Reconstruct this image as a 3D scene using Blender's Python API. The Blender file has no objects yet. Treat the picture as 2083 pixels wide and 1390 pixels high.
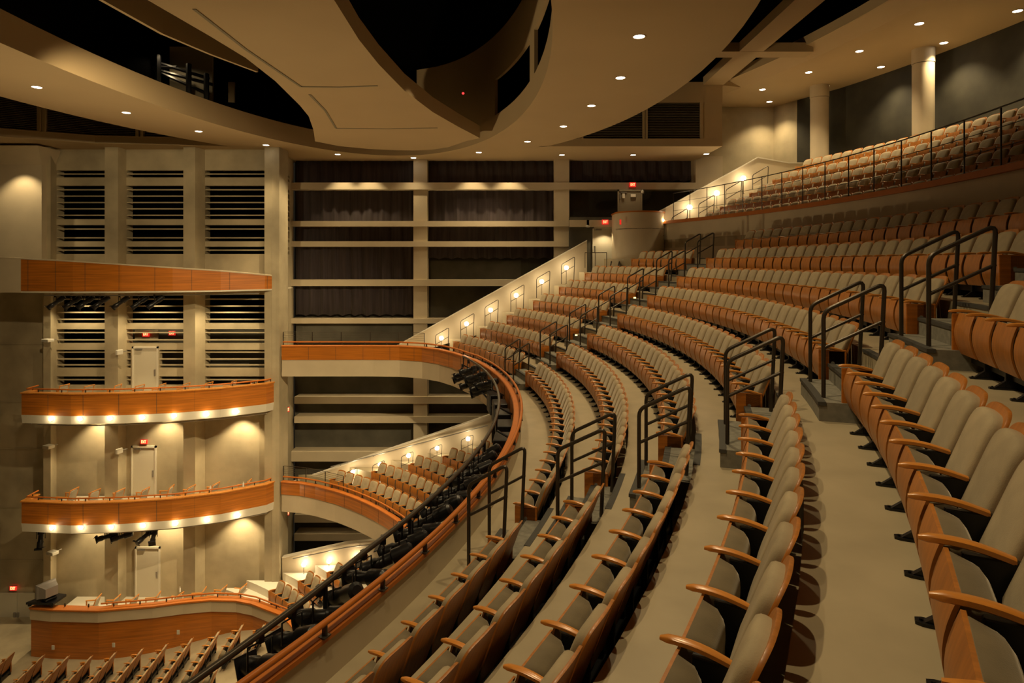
import bpy, bmesh, math, random
from mathutils import Vector, Matrix
random.seed(7)
S = bpy.context.scene
COL = S.collection
ZC = 16.6            # eye height of the photographer above the stalls floor
F, CX, HY = 1300.0, 1041.5, 532.0
PI = math.pi
R_ = math.radians
sin, cos = math.sin, math.cos

def at(px, py, Y):
    return Vector(((px - CX) / F * Y, Y, ZC - (py - HY) / F * Y))
def xat(px, Y): return (px - CX) / F * Y
def zat(py, Y): return ZC - (py - HY) / F * Y
def H(h): return ZC - h
def proj(p):
    return CX + F * p[0] / p[1], HY + F * (ZC - p[2]) / p[1]

# ------------------------------------------------------------------ materials
M = {}
def mat(name, col, rough=.6, metal=0., noise=None, bump=None, sheen=0., emit=None, estr=0., spec=.5, rand=0., coat=0.):
    m = bpy.data.materials.new(name); m.use_nodes = True
    nt = m.node_tree; b = nt.nodes['Principled BSDF']
    b.inputs['Base Color'].default_value = (*col, 1)
    b.inputs['Roughness'].default_value = rough
    b.inputs['Metallic'].default_value = metal
    b.inputs['Specular IOR Level'].default_value = spec
    if sheen:
        b.inputs['Sheen Weight'].default_value = sheen
        b.inputs['Sheen Roughness'].default_value = .4
        b.inputs['Sheen Tint'].default_value = (1, .93, .8, 1)
    if coat:
        b.inputs['Coat Weight'].default_value = coat; b.inputs['Coat Roughness'].default_value = .2
    if emit:
        b.inputs['Emission Color'].default_value = (*emit, 1); b.inputs['Emission Strength'].default_value = estr
    tc = nt.nodes.new('ShaderNodeTexCoord')
    src = None
    if noise:
        # noise = (scale, (sx,sy,sz), low, high, detail)
        sc, st, lo, hi, det = noise
        mp = nt.nodes.new('ShaderNodeMapping'); mp.inputs['Scale'].default_value = st
        nt.links.new(tc.outputs['Object'], mp.inputs['Vector'])
        n = nt.nodes.new('ShaderNodeTexNoise'); n.inputs['Scale'].default_value = sc; n.inputs['Detail'].default_value = det
        nt.links.new(mp.outputs['Vector'], n.inputs['Vector'])
        r = nt.nodes.new('ShaderNodeMapRange'); r.inputs[1].default_value = .3; r.inputs[2].default_value = .7
        r.inputs[3].default_value = lo; r.inputs[4].default_value = hi
        nt.links.new(n.outputs['Fac'], r.inputs[0])
        src = r.outputs[0]
    if rand:
        oi = nt.nodes.new('ShaderNodeObjectInfo')
        rr = nt.nodes.new('ShaderNodeMapRange'); rr.inputs[3].default_value = 1 - rand; rr.inputs[4].default_value = 1 + rand
        nt.links.new(oi.outputs['Random'], rr.inputs[0])
        if src:
            mm = nt.nodes.new('ShaderNodeMath'); mm.operation = 'MULTIPLY'
            nt.links.new(src, mm.inputs[0]); nt.links.new(rr.outputs[0], mm.inputs[1]); src = mm.outputs[0]
        else: src = rr.outputs[0]
    if src:
        v = nt.nodes.new('ShaderNodeVectorMath'); v.operation = 'SCALE'; v.inputs[0].default_value = col
        nt.links.new(src, v.inputs['Scale']); nt.links.new(v.outputs[0], b.inputs['Base Color'])
    if bump:
        n2 = nt.nodes.new('ShaderNodeTexNoise'); n2.inputs['Scale'].default_value = bump[0]
        nt.links.new(tc.outputs['Object'], n2.inputs['Vector'])
        bp = nt.nodes.new('ShaderNodeBump'); bp.inputs['Strength'].default_value = bump[1]; bp.inputs['Distance'].default_value = .01
        nt.links.new(n2.outputs['Fac'], bp.inputs['Height']); nt.links.new(bp.outputs[0], b.inputs['Normal'])
    M[name] = m
    return m

mat('concrete', (.45, .385, .258), .75, noise=(.55, (1, 1, 1), .66, 1.2, 8), bump=(6, .25))
mat('concrete_dark', (.085, .08, .062), .8, noise=(.7, (1, 1, 1), .6, 1.4, 8))
mat('cream_paint', (.54, .46, .325), .65, noise=(1.2, (1, 1, 1), .93, 1.05, 3))
mat('ceiling_paint', (.47, .355, .205), .7, noise=(.5, (1, 1, 1), .97, 1.03, 2))
mat('white_paint', (.66, .62, .52), .6)
mat('floor_vinyl', (.385, .325, .215), .42, noise=(2.2, (1, 1, 1), .9, 1.08, 6), spec=.4)
mat('floor_carpet', (.20, .19, .155), .9, noise=(14, (1, 1, 1), .8, 1.15, 5))
mat('nosing', (.05, .048, .042), .7)
mat('panel_wood', (.46, .145, .014), .38, noise=(2.2, (.35, .35, 9), .72, 1.22, 6), coat=.25)
mat('seat_wood', (.41, .15, .024), .42, noise=(4, (9, 1, 1.2), .78, 1.16, 6), coat=.08, rand=.1)
mat('arm_wood', (.60, .235, .04), .3, noise=(5, (9, 1, 1), .85, 1.12, 5), coat=.35, rand=.06)
mat('rail_wood', (.47, .14, .018), .55, spec=.3, noise=(3, (1, 1, 1), .93, 1.07, 3), coat=.08)
mat('velvet', (.15, .118, .068), .75, sheen=.4, noise=(7, (1, 1, 1), .82, 1.14, 5), rand=.12, bump=(160, .12))  # same fabric as the back cushions, darkened to paint in nap shading
mat('velvet_back_lit', (.355, .29, .185), .85, sheen=.35, noise=(7, (1, 1, 1), .86, 1.1, 5), rand=.12, bump=(160, .12))  # same velvet again, nap sheen painted in as a lighter base colour
mat('steel_black', (.012, .012, .013), .35, metal=.3)
mat('fixture_black', (.011, .011, .013), .32, metal=.2)
mat('rail_metal', (.07, .058, .045), .34, metal=.6)
mat('void', (.002, .002, .002), 1., spec=0.)
mat('curtain', (.048, .037, .042), .95, noise=(3, (3, 3, .15), .7, 1.25, 4), sheen=.25)
mat('louvre_dark', (.035, .03, .022), .8)
mat('louvre_slat', (.34, .27, .17), .7)
mat('door_paint', (.58, .54, .43), .5)
mat('door_grey', (.22, .19, .13), .6)
mat('dark_wall', (.036, .034, .024), .85, noise=(.8, (1, 1, 1), .6, 1.5, 8))
mat('lamp', (1, .9, .7), .5, emit=(1., .80, .50), estr=28)
mat('down_lamp', (1, .9, .7), .5, emit=(1., .86, .66), estr=14)
mat('exit_red', (.6, .02, .01), .5, emit=(1., .03, .02), estr=.75)
mat('exit_letter', (1, .5, .2), .5, emit=(1., .5, .2), estr=2.2)
mat('metal_grey', (.32, .31, .29), .35, metal=.6)
mat('screen_grey', (.10, .11, .12), .2)
mat('tv_silver', (.30, .28, .27), .4, metal=.3)
mat('plate', (.62, .60, .52), .45)
mat('chair_fabric', (.42, .39, .31), .85)
mat('lens_glow', (.1, .3, .4), .3, emit=(.1, .6, .9), estr=1.5)
mat('step_amber', (.9, .5, .15), .4, emit=(1, .55, .15), estr=7)
mat('red_glow', (.5, .02, .02), .3, emit=(1, .03, .03), estr=3)
mat('soft_white', (.75, .72, .64), .5)

# ------------------------------------------------------------------ mesh builder
class MB:
    def __init__(s): s.v = []; s.f = []; s.mi = []; s.cur = 0; s.mats = []
    def use(s, m):
        if m not in s.mats: s.mats.append(m)
        s.cur = s.mats.index(m); return s
    def add(s, vs, fs):
        o = len(s.v); s.v += [tuple(p) for p in vs]
        for f in fs: s.f.append(tuple(i + o for i in f)); s.mi.append(s.cur)
        return s
    def box(s, a, b, mtx=None):
        x0, y0, z0 = a; x1, y1, z1 = b
        vs = [(x0,y0,z0),(x1,y0,z0),(x1,y1,z0),(x0,y1,z0),(x0,y0,z1),(x1,y0,z1),(x1,y1,z1),(x0,y1,z1)]
        if mtx: vs = [mtx @ Vector(p) for p in vs]
        return s.add(vs, [(0,3,2,1),(4,5,6,7),(0,1,5,4),(1,2,6,5),(2,3,7,6),(3,0,4,7)])
    def rbox(s, a, b, r, mtx=None):
        """box with its vertical-profile edges chamfered all round"""
        x0,y0,z0 = a; x1,y1,z1 = b
        def ring(i, z): return [(x0+i+r,y0+i,z),(x1-i-r,y0+i,z),(x1-i,y0+i+r,z),(x1-i,y1-i-r,z),(x1-i-r,y1-i,z),(x0+i+r,y1-i,z),(x0+i,y1-i-r,z),(x0+i,y0+i+r,z)]
        rs = [ring(r*.6, z0), ring(0, z0+r), ring(0, z1-r), ring(r*.6, z1)]
        vs = [p for q in rs for p in q]
        if mtx: vs = [mtx @ Vector(p) for p in vs]
        fs = [tuple(range(7,-1,-1)), tuple(range(24,32))]
        for k in range(3):
            for i in range(8):
                j = (i+1)%8; fs.append((k*8+i, k*8+j, k*8+8+j, k*8+8+i))
        return s.add(vs, fs)
    def prism(s, pts, z0, z1):
        n = len(pts)
        vs = [(p[0],p[1],z0) for p in pts] + [(p[0],p[1],z1) for p in pts]
        return s.add(vs, [tuple(range(n-1,-1,-1)), tuple(range(n,2*n))] + [(i,(i+1)%n,n+(i+1)%n,n+i) for i in range(n)])
    def tube(s, pts, r, n=8, closed=False, r1=None):
        pts = [Vector(p) for p in pts]; m = len(pts); vs = []; up = None
        for i, p in enumerate(pts):
            a = pts[i-1] if i or closed else p; b = pts[(i+1) % m] if i < m-1 or closed else p
            t = (b-a).normalized()
            if up is None:
                up = Vector((0,0,1)) if abs(t.z) < .9 else Vector((1,0,0))
            x = t.cross(up).normalized(); up = x.cross(t).normalized()
            rr = r if r1 is None else r + (r1-r)*i/max(1, m-1)
            vs += [p + rr*(cos(2*PI*k/n)*x + sin(2*PI*k/n)*up) for k in range(n)]
        fs = []
        for i in range(m if closed else m-1):
            j = (i+1) % m
            for k in range(n):
                l = (k+1) % n; fs.append((i*n+k, i*n+l, j*n+l, j*n+k))
        if not closed: fs += [tuple(range(n-1,-1,-1)), tuple(range((m-1)*n, m*n))]
        return s.add(vs, fs)
    def lathe(s, prof, n=16, mtx=None):
        vs = []; fs = []
        for (r, z) in prof:
            vs += [(r*cos(2*PI*k/n), r*sin(2*PI*k/n), z) for k in range(n)]
        if mtx: vs = [mtx @ Vector(p) for p in vs]
        for i in range(len(prof)-1):
            for k in range(n):
                l = (k+1)%n; fs.append((i*n+k, i*n+l, (i+1)*n+l, (i+1)*n+k))
        fs += [tuple(range(n-1,-1,-1)), tuple(range((len(prof)-1)*n, len(prof)*n))]
        return s.add(vs, fs)
    def sweep(s, path, prof, closed=False):
        """path: plan points; prof: closed polygon of (offset to the right of travel, z) ; z may be f(i)"""
        P = [Vector((p[0], p[1])) for p in path]; m = len(P); n = len(prof); vs = []
        for i in range(m):
            ds = []
            if i or closed: ds.append((P[i]-P[i-1]).normalized())
            if i < m-1 or closed: ds.append((P[(i+1)%m]-P[i]).normalized())
            d = sum(ds, Vector((0,0))); d = d.normalized()
            nn = Vector((d.y, -d.x)); k = 1.0
            if len(ds) == 2: k = 1/max(.5, nn.dot(Vector((ds[0].y, -ds[0].x))))
            zb = path[i][2] if len(path[i]) > 2 else 0
            for (o, z) in prof: vs.append((P[i].x + nn.x*o*k, P[i].y + nn.y*o*k, z+zb))
        fs = []
        for i in range(m if closed else m-1):
            j = (i+1)%m
            for k in range(n):
                l = (k+1)%n; fs.append((i*n+k, j*n+k, j*n+l, i*n+l))
        if not closed: fs += [tuple(range(n)), tuple(range(m*n-1, (m-1)*n-1, -1))]
        return s.add(vs, fs)
    def pad(s, outline, fmap, t, rings):
        """outline (u,v) convex; fmap(u,v,w)->xyz; rings: [(inset factor, w)] from back to crown"""
        n = len(outline); cu = sum(p[0] for p in outline)/n; cv = sum(p[1] for p in outline)/n
        vs = []
        for (k, w) in rings:
            vs += [fmap(cu+(u-cu)*(1-k), cv+(v-cv)*(1-k), w) for (u, v) in outline]
        fs = []
        for i in range(len(rings)-1):
            for a in range(n):
                b = (a+1)%n; fs.append((i*n+a, i*n+b, (i+1)*n+b, (i+1)*n+a))
        o = len(vs); vs.append(fmap(cu, cv, rings[0][1])); vs.append(fmap(cu, cv, rings[-1][1]))
        L = (len(rings)-1)*n
        for a in range(n):
            b = (a+1)%n; fs.append((b, a, o)); fs.append((L+a, L+b, o+1))
        return s.add(vs, fs)
    def mesh(s, name, m=None, smooth=False, fix=True):
        me = bpy.data.meshes.new(name); me.from_pydata(s.v, [], s.f)
        if s.mats:
            for q in s.mats: me.materials.append(M[q])
            me.polygons.foreach_set('material_index', s.mi)
        elif m: me.materials.append(M[m])
        if fix:
            bm = bmesh.new(); bm.from_mesh(me); bmesh.ops.recalc_face_normals(bm, faces=bm.faces); bm.to_mesh(me); bm.free()
        if smooth:
            me.polygons.foreach_set('use_smooth', [True]*len(me.polygons))
            try: me.set_sharp_from_angle(angle=R_(smooth if smooth is not True else 40))
            except Exception: pass
        me.update(); return me
    def obj(s, name, m=None, parent=None, smooth=False, loc=None, rz=0, **kw):
        o = bpy.data.objects.new(name, s.mesh(name, m, smooth)); COL.objects.link(o)
        if parent: o.parent = parent
        if loc is not None: o.location = loc
        if rz: o.rotation_euler.z = rz
        for k, v in kw.items(): o[k] = v
        return o

def link(name, me, parent=None, loc=None, rot=None, **kw):
    o = bpy.data.objects.new(name, me); COL.objects.link(o)
    if parent: o.parent = parent
    if loc is not None: o.location = loc
    if rot is not None: o.rotation_euler = rot
    for k, v in kw.items(): o[k] = v
    return o
def thing(name, label, cat, loc=(0,0,0), rz=0., group=None):
    o = bpy.data.objects.new(name, None); o.empty_display_size = .2; COL.objects.link(o)
    o.location = loc; o.rotation_euler = (0,0,rz); o['label'] = label; o['category'] = cat
    if group: o['group'] = group
    return o
ST = dict(kind='structure')
def bbox_recentre(o): return o

LC = (1, .752, .405)
ORD = ['first','second','third','fourth','fifth','sixth','seventh','eighth','ninth','tenth','eleventh','twelfth','thirteenth','fourteenth','fifteenth','sixteenth','seventeenth','eighteenth','nineteenth','twentieth',
       'twenty-first','twenty-second','twenty-third','twenty-fourth','twenty-fifth','twenty-sixth','twenty-seventh','twenty-eighth','twenty-ninth','thirtieth','thirty-first','thirty-second','thirty-third','thirty-fourth','thirty-fifth']

# ------------------------------------------------------------------ hall geometry
C3 = (-23.17, 16.12)                       # centre of the upper balcony's curves
R1, DR = 24.09, 1.045                      # arm-tip radius of first row, row depth
HA = [3.612, 3.021, 2.416, 1.766, 1.143, .512, -.12, -.75]   # armrest height below the eye, rows 1..8
ARM = .63
PITCH = .533
YP3 = 30.3                                 # stair parapet plane on the far side
def P3(R, th, c=C3): return (c[0]+R*cos(th), c[1]+R*sin(th))
def arc(R, a, b, n=40, c=C3): return [P3(R, a+(b-a)*i/n, c) for i in range(n+1)]
def th_at_y(R, Y, c=C3): return math.asin(max(-1, min(1, (Y-c[1])/R)))

# ---- camera
cam = bpy.data.cameras.new('Camera'); co = bpy.data.objects.new('Camera', cam); COL.objects.link(co)
co.location = (0, 0, ZC); co.rotation_euler = (PI/2, 0, 0)
cam.lens = 36*F/2083; cam.sensor_width = 36; cam.shift_y = -(695-HY)/2083; cam.clip_end = 200; cam.clip_start = .05
S.camera = co

# ------------------------------------------------------------------ upper balcony floor (tiers)
def arc_slab(b, Ra, Rb, z0, z1, tha, fthb, c=C3, n=44):
    """solid between two radii; the far end follows fthb(R)"""
    ins = [P3(Ra, tha+(fthb(Ra)-tha)*i/n, c) for i in range(n+1)]
    out = [P3(Rb, tha+(fthb(Rb)-tha)*i/n, c) for i in range(n+1)]
    vs = []
    for i in range(n+1): vs += [(*ins[i], z0), (*out[i], z0), (*out[i], z1), (*ins[i], z1)]
    fs = [(0,1,2,3), tuple(4*n+k for k in (3,2,1,0))]
    for i in range(n):
        for k in range(4): fs.append((4*i+k, 4*i+4+k, 4*i+4+(k+1)%4, 4*i+(k+1)%4))
    b.add(vs, fs)
THN = R_(-44)
T = [R1+DR*k-.495 for k in range(9)]; T[0] = 23.38
ZF = [H(h+ARM) for h in HA]                 # tread levels
b = MB()
for k in range(8):
    arc_slab(b, T[k], T[k+1]+(.6 if k == 7 else .02), ZF[k]-.7, ZF[k], THN, lambda R: th_at_y(R, 30.2))
b.obj('floor', 'floor_vinyl', **ST)
# balcony slab under the stairs corridor of the far arm
b = MB(); b.prism([(-10.9,28.75),(-3.0,28.75),(-1.6,27.6),(0.3,26.0),(1.0,30.2),(-10.9,30.2)], H(4.62), H(4.26)); b.obj('floor', 'floor_vinyl', **ST)

def front_path(c, R, tha, thb, tail):
    """front line from near to far: arc then listed points to the side arm"""
    return arc(R, tha, thb, 60, c) + tail
TH_N = R_(-40)
fp3 = front_path(C3, 23.35, R_(-38), R_(21), [(-1.75,25.2),(-2.35,26.4),(-3.05,27.4),(-3.9,28.15),(-5.0,28.6),(-6.2,28.68),(-8,28.68),(-10.3,28.68)])
def offset(path, d):
    P = [Vector((p[0], p[1])) for p in path]; out = []
    for i in range(len(P)):
        a = P[max(0,i-1)]; q = P[min(len(P)-1,i+1)]; t = (q-a).normalized(); out.append((P[i].x+t.y*d, P[i].y-t.x*d))
    return out
# travel near->far along +theta : right side of travel points away from the centre, left (negative) into the hall
def balcony_front(name, path, hr, hcap, hwb, hwhite, label, cat, group, hin, wires=None, white='cream_paint'):
    t = thing(name, label, cat, (path[len(path)//2][0], path[len(path)//2][1], H(hcap)), group=group)
    inv = Matrix.Translation(-Vector(t.location))
    def put(b, nm, m, sm=False, **kw):
        b.v = [tuple(Vector(p)-Vector(t.location)) for p in b.v]
        return b.obj(nm, m, t, sm, **kw)
    b = MB(); b.sweep(path, [(-.11, H(hwb)), (-.11, H(hcap+.05)), (.0, H(hcap+.05)), (.0, H(hwb))]); put(b, 'wood_panelling', 'panel_wood')
    # panel joints: thin dark reveals on the panelling
    L = 0; b = MB(); nxt = .9
    for i in range(1, len(path)):
        a = Vector(path[i-1][:2]); q = Vector(path[i][:2]); d = (q-a).length
        while nxt <= L+d:
            p = a+(q-a)*((nxt-L)/d); tt = (q-a).normalized(); nn = Vector((-tt.y, tt.x)); c0 = p+nn*.112
            mt = Matrix.Translation((c0.x, c0.y, 0)) @ Matrix.Rotation(math.atan2(tt.y, tt.x), 4, 'Z')
            b.box((-.005, -.004, H(hwb)), (.005, .004, H(hcap+.05)), mt); nxt += 1.22
        L += d
    put(b, 'panel_joint', 'nosing')
    b = MB(); b.sweep(path, [(-.08, H(hwhite)), (-.08, H(hwb)), (.0, H(hwb)), (.0, H(hwhite))]); put(b, 'lower_fascia', white)
    b = MB(); b.sweep(path, [(0, H(hin)), (0, H(hcap+.05)), (.045, H(hcap+.05)), (.045, H(hin))]); put(b, 'inner_wall', white)
    b = MB(); b.sweep(path, [(-.14, H(hcap+.05)), (-.14, H(hcap)), (-.12, H(hcap-.02)), (.05, H(hcap-.02)), (.07, H(hcap)), (.07, H(hcap+.05))]); put(b, 'cap', 'rail_wood')
    rp = offset(path, .06)
    b = MB(); b.tube([(p[0], p[1], H(hr)) for p in rp], .034, 10); put(b, 'handrail', 'rail_wood', 60)
    # brackets
    L = 0; nxt = .5; nb = 0
    for i in range(1, len(rp)):
        a = Vector(rp[i-1]); q = Vector(rp[i]); d = (q-a).length
        while nxt <= L+d:
            p = a+(q-a)*((nxt-L)/d); nxt += 1.0; nb += 1
            tt = (q-a).normalized(); mt = Matrix.Translation((p.x, p.y, 0)) @ Matrix.Rotation(math.atan2(tt.y, tt.x), 4, 'Z')
            b = MB(); b.rbox((-.014, -.03, H(hcap-.01)), (.014, .03, H(hr+.02)), .006, mt); b.box((-.05,-.04,H(hcap-.01)),(.05,.04,H(hcap-.025)), mt)
            if nb < 95: put(b, 'rail_bracket', 'rail_metal')
        L += d
    if wires:
        x0, x1, top = wires
        seg = [p for p in rp if x0 <= p[0] <= x1 and p[1] > 24]
        b = MB()
        for k in range(5):
            hh = top+(hr-.04-top)*k/5
            b.tube([(p[0], p[1]+.05, H(hh)) for p in seg], .011 if k == 0 else .006, 6)
        put(b, 'guard_wire', 'rail_metal', True)
        L = 0; n = max(3, int(sum((Vector(seg[i])-Vector(seg[i-1])).length for i in range(1,len(seg)))/1.15))
        tot = sum((Vector(seg[i])-Vector(seg[i-1])).length for i in range(1,len(seg)))
        for j in range(n+1):
            want = tot*j/n; L = 0
            for i in range(1, len(seg)):
                d = (Vector(seg[i])-Vector(seg[i-1])).length
                if L+d >= want-1e-6:
                    p = Vector(seg[i-1])+(Vector(seg[i])-Vector(seg[i-1]))*((want-L)/d); break
                L += d
            b = MB(); b.box((p.x-.016, p.y+.035, H(hcap)), (p.x+.016, p.y+.065, H(top-.005))); put(b, 'guard_post', 'rail_metal')
    return t
balcony_front('balcony_front', fp3, 3.62, 3.77, 4.40, 5.15, 'curved wood-panelled balcony front with wooden handrail around the top balcony', 'balcony front', None, 4.26, wires=(-10.8,-3.6,3.18))
# underside of the top balcony
b = MB()
arc_slab(b, 23.3, 34, H(5.2), H(5.1), THN, lambda R: th_at_y(R, 30.2))
b.prism([(-10.6,28.75),(-3.0,28.75),(-1.6,27.6),(0.3,26.0),(1.0,30.2),(-10.6,30.2)], H(5.14), H(4.6)); b.obj('ceiling', 'cream_paint', **ST)

# ---- second balcony
C2 = (-15.7, 15.9)
fp2 = front_path(C2, 14.2, R_(-30), R_(55), [(-8.6,28.15),(-9.4,28.5),(-10.3,28.68)])
balcony_front('balcony_front', fp2, 9.68, 9.85, 10.42, 11.2, 'curved wood-panelled balcony front one level down, beside the middle box', 'balcony front', None, 10.3, wires=(-10.8,-7.2,9.22))
R2, D2 = 14.65, 1.05
H2 = [9.72, 9.38, 9.04, 8.70, 8.36, 8.0]
b = MB()
for k in range(6):
    arc_slab(b, (R2+D2*k-.5) if k else 14.3, R2+D2*(k+1)-.48, H(H2[k]+ARM+.5), H(H2[k]+ARM), R_(-30), lambda R: th_at_y(R, 30.0, C2), C2, 30)
b.prism([(-10.9,28.75),(-8.4,28.4),(-6.6,26.8),(-5,29.9),(-10.9,29.9)], H(10.9), H(10.31))
b.obj('floor', 'floor_vinyl', **ST)
b = MB(); arc_slab(b, 14.3, 22, H(11.2), H(11.0), R_(-30), lambda R: th_at_y(R, 30.2, C2), C2, 30)
b.prism([(-10.6,28.75),(-8.4,28.4),(-6.6,26.8),(-5,29.9),(-10.6,29.9)], H(11.19), H(10.85)); b.obj('ceiling', 'cream_paint', **ST)

# ---- lowest balcony, one piece with the lowest box
C1 = (-19.2, 16.0)
fp1 = front_path(C1, 14.0, R_(-20), R_(44), [(-9.9,26.15),(-10.7,26.6),(-11.5,26.85),(-12.6,26.9),(-13.7,26.7),(-14.8,26.4),(-16.8,26.07),(-18.75,26.15),(-19.7,26.3)])
t1 = thing('balcony_front', 'lowest curved balcony front, cream band over tall dark wood panelling at the stalls', 'balcony front', (-12.6,26.9,H(16.2)))
def putt(t, b, nm, m, sm=False, **kw):
    b.v = [tuple(Vector(p)-Vector(t.location)) for p in b.v]; return b.obj(nm, m, t, sm, **kw)
b = MB(); b.sweep(fp1, [(-.1, H(16.25)), (-.1, H(14.66)), (0, H(14.66)), (0, H(16.25))]); putt(t1, b, 'wood_panelling', 'panel_wood')
b = MB(); b.sweep(fp1, [(-.16, H(14.66)), (-.16, H(14.2)), (.1, H(14.2)), (.1, H(14.9)), (0, H(14.9)), (0, H(14.66))]); putt(t1, b, 'lower_fascia', 'cream_paint')
b = MB(); b.sweep(fp1, [(-.21, H(14.21)), (-.21, H(14.15)), (.15, H(14.15)), (.15, H(14.21))]); putt(t1, b, 'cap', 'rail_wood')
rp = offset(fp1, .06)
b = MB(); b.tube([(p[0], p[1], H(14.0)) for p in rp[:-2]], .032, 10); putt(t1, b, 'handrail', 'rail_wood', 60)
L = 0; nxt = .3
for i in range(1, len(rp)-1):
    a = Vector(rp[i-1]); q = Vector(rp[i]); d = (q-a).length
    while nxt <= L+d:
        p = a+(q-a)*((nxt-L)/d); nxt += 1.0
        b = MB(); b.box((p.x-.02, p.y-.02, H(14.16)), (p.x+.02, p.y+.02, H(14.02))); putt(t1, b, 'rail_bracket', 'rail_metal')
    L += d
R0, D0 = 14.2, .88
H0 = [14.0, 13.66, 13.32, 12.98]
b = MB()
for k in range(4):
    arc_slab(b, (R0+D0*k-.5) if k else 14.05, R0+D0*(k+1)-.48, H(H0[k]+ARM+.5), H(H0[k]+ARM), R_(-20), lambda R: th_at_y(R, min(28.62, C1[1]+R*.985), C1), C1, 30)
b.prism([(-19.8,26.3),(-18.75,26.2),(-16.8,26.12),(-14.8,26.45),(-12.6,26.95),(-11.5,26.9),(-10,26.2),(-9,25.6),(-6,28.6),(-10.3,28.6),(-10.6,29.8),(-19.8,29.8)], H(15.6), H(15.27))
b.obj('floor', 'white_paint', **ST)
for px, py in ((110,1316),(233,1311),(364,1285)):
    Y = 26.0 if px < 300 else 26.35
    p = at(px, py, Y); b = MB(); b.rbox((-.06,-.012,-.09),(.06,.012,.09),.01); b2 = b
    o = b.obj('wall_socket', 'plate', loc=(p.x, p.y-.06, p.z)); o['category'] = 'socket'
    o['label'] = {110:'white socket plate on the dark wood panelling below the television',233:'white socket plate on the dark wood panelling, middle of three',364:'white socket plate on the wood panelling, highest and rightmost of three'}[px]

# ------------------------------------------------------------------ boxes on the far side
bp = [(-20.0,26.95),(-19.95,26.25),(-17.9,26.05),(-16,26.18),(-14.1,26.55),(-12.4,27.2),(-10.9,28.2),(-10.62,28.75)]
bpf = list(reversed(bp))    # travel so that the hall is on the left
def opera_box(h, label, i):
    t = thing('box_balcony', label, 'box balcony', (-15.5,27,H(h+1.0)), group=None)
    b = MB(); b.sweep(bpf, [(-.12,H(h+1.04)),(-.12,H(h+.16)),(0,H(h+.16)),(0,H(h+1.04))]); putt(t, b, 'wood_panelling', 'panel_wood')
    b = MB()
    for px in (118,190,258,326,392,454,515):
        # joints follow the facets
        X = xat(px, 26.6)
        for j in range(len(bp)-1):
            a, q = bp[j], bp[j+1]
            if a[0] <= X <= q[0]:
                s_ = (X-a[0])/(q[0]-a[0]); y = a[1]+(q[1]-a[1])*s_
                b.box((X-.006, y-.128, H(h+1.03)), (X+.006, y-.118, H(h+.17)))
    putt(t, b, 'panel_joint', 'nosing')
    b = MB(); b.sweep(bpf, [(-.10,H(h+1.38)),(-.13,H(h+1.04)),(.1,H(h+1.04)),(.1,H(h+1.38))]); putt(t, b, 'lower_fascia', 'white_paint')
    b = MB(); b.sweep(bpf, [(-.16,H(h+.17)),(-.16,H(h+.12)),(.1,H(h+.12)),(.1,H(h+.17))]); putt(t, b, 'cap', 'arm_wood')
    b = MB(); b.tube([(p[0], p[1]+.03, H(h)) for p in bpf], .03, 8); putt(t, b, 'handrail', 'rail_wood', 60)
    for j in range(1, len(bpf)):
        a, q = Vector(bpf[j-1]), Vector(bpf[j])
        nn = max(1, round((q-a).length/1.1))
        for k in range(nn):
            p = a+(q-a)*((k+.5)/nn)
            b = MB(); b.box((p.x-.015,p.y+.01,H(h+.13)),(p.x+.015,p.y+.05,H(h+.02))); putt(t, b, 'rail_bracket', 'rail_metal')
    b = MB(); b.prism([(p[0],p[1]+.05) for p in bp]+[(-10.62,29.0),(-20.0,29.0)], H(h+1.40), H(h+.97)); putt(t, b, 'floor_slab', 'white_paint')
    # pipe below
    b = MB(); b.tube([(p[0]+ (.3 if j == 0 else 0), p[1]+.25, H(h+1.52)) for j, p in enumerate(bp[1:-1])], .025, 6)
    for j in (1,3,5): b.box((bp[j][0]-.02,bp[j][1]+.24,H(h+1.5)),(bp[j][0]+.02,bp[j][1]+.27,H(h+1.38)))
    putt(t, b, 'lighting_pipe', 'metal_grey')
    return t
B1H, B2H = 5.24, 9.68
opera_box(B1H, 'curved wood-panelled box below the sloping wooden canopy, upper of two', 1)
opera_box(B2H, 'curved wood-panelled box hung above the lowest tier, lower of two', 2)
# sloping wood stair front above
t = thing('sloping_wood_front', 'long wooden stair front with sloping top and cream left end', 'wall panel', (-15.5,27,H(1.25)))
cp = [(-23,26.25),(-20.15,26.22),(-17.9,26.05),(-16,26.18),(-14.1,26.55),(-12.4,27.2),(-10.9,28.2),(-10.62,28.6)]
def strip_wall(pts, d, htops, hbots):
    b = MB(); vs = []
    n = len(pts)
    for i,(p,ht,hb) in enumerate(zip(pts,htops,hbots)):
        vs += [(p[0],p[1],H(hb)),(p[0],p[1]+d,H(hb)),(p[0],p[1]+d,H(ht)),(p[0],p[1],H(ht))]
    fs = [(0,1,2,3), tuple(4*(n-1)+k for k in (3,2,1,0))]
    for i in range(n-1):
        for k in range(4): fs.append((4*i+k,4*i+4+k,4*i+4+(k+1)%4,4*i+(k+1)%4))
    return b.add(vs, fs)
top = [-.22,-.09,.02,.15,.29,.43,.62,.68]
putt(t, strip_wall(cp[1:], .14, top[1:], [1.22]*7), 'wood_panelling', 'panel_wood')
b = MB()
for px in (72,130,190,255,320,385,450,512):
    X = xat(px, 26.6)
    for j in range(1,len(cp)-1):
        a,q = cp[j],cp[j+1]
        if a[0] <= X <= q[0]:
            s_=(X-a[0])/(q[0]-a[0]); y=a[1]+(q[1]-a[1])*s_; hh=top[j]+(top[j+1]-top[j])*s_
            b.box((X-.006,y-.008,H(1.21)),(X+.006,y,H(hh+.01)))
putt(t, b, 'panel_joint', 'nosing')
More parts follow.
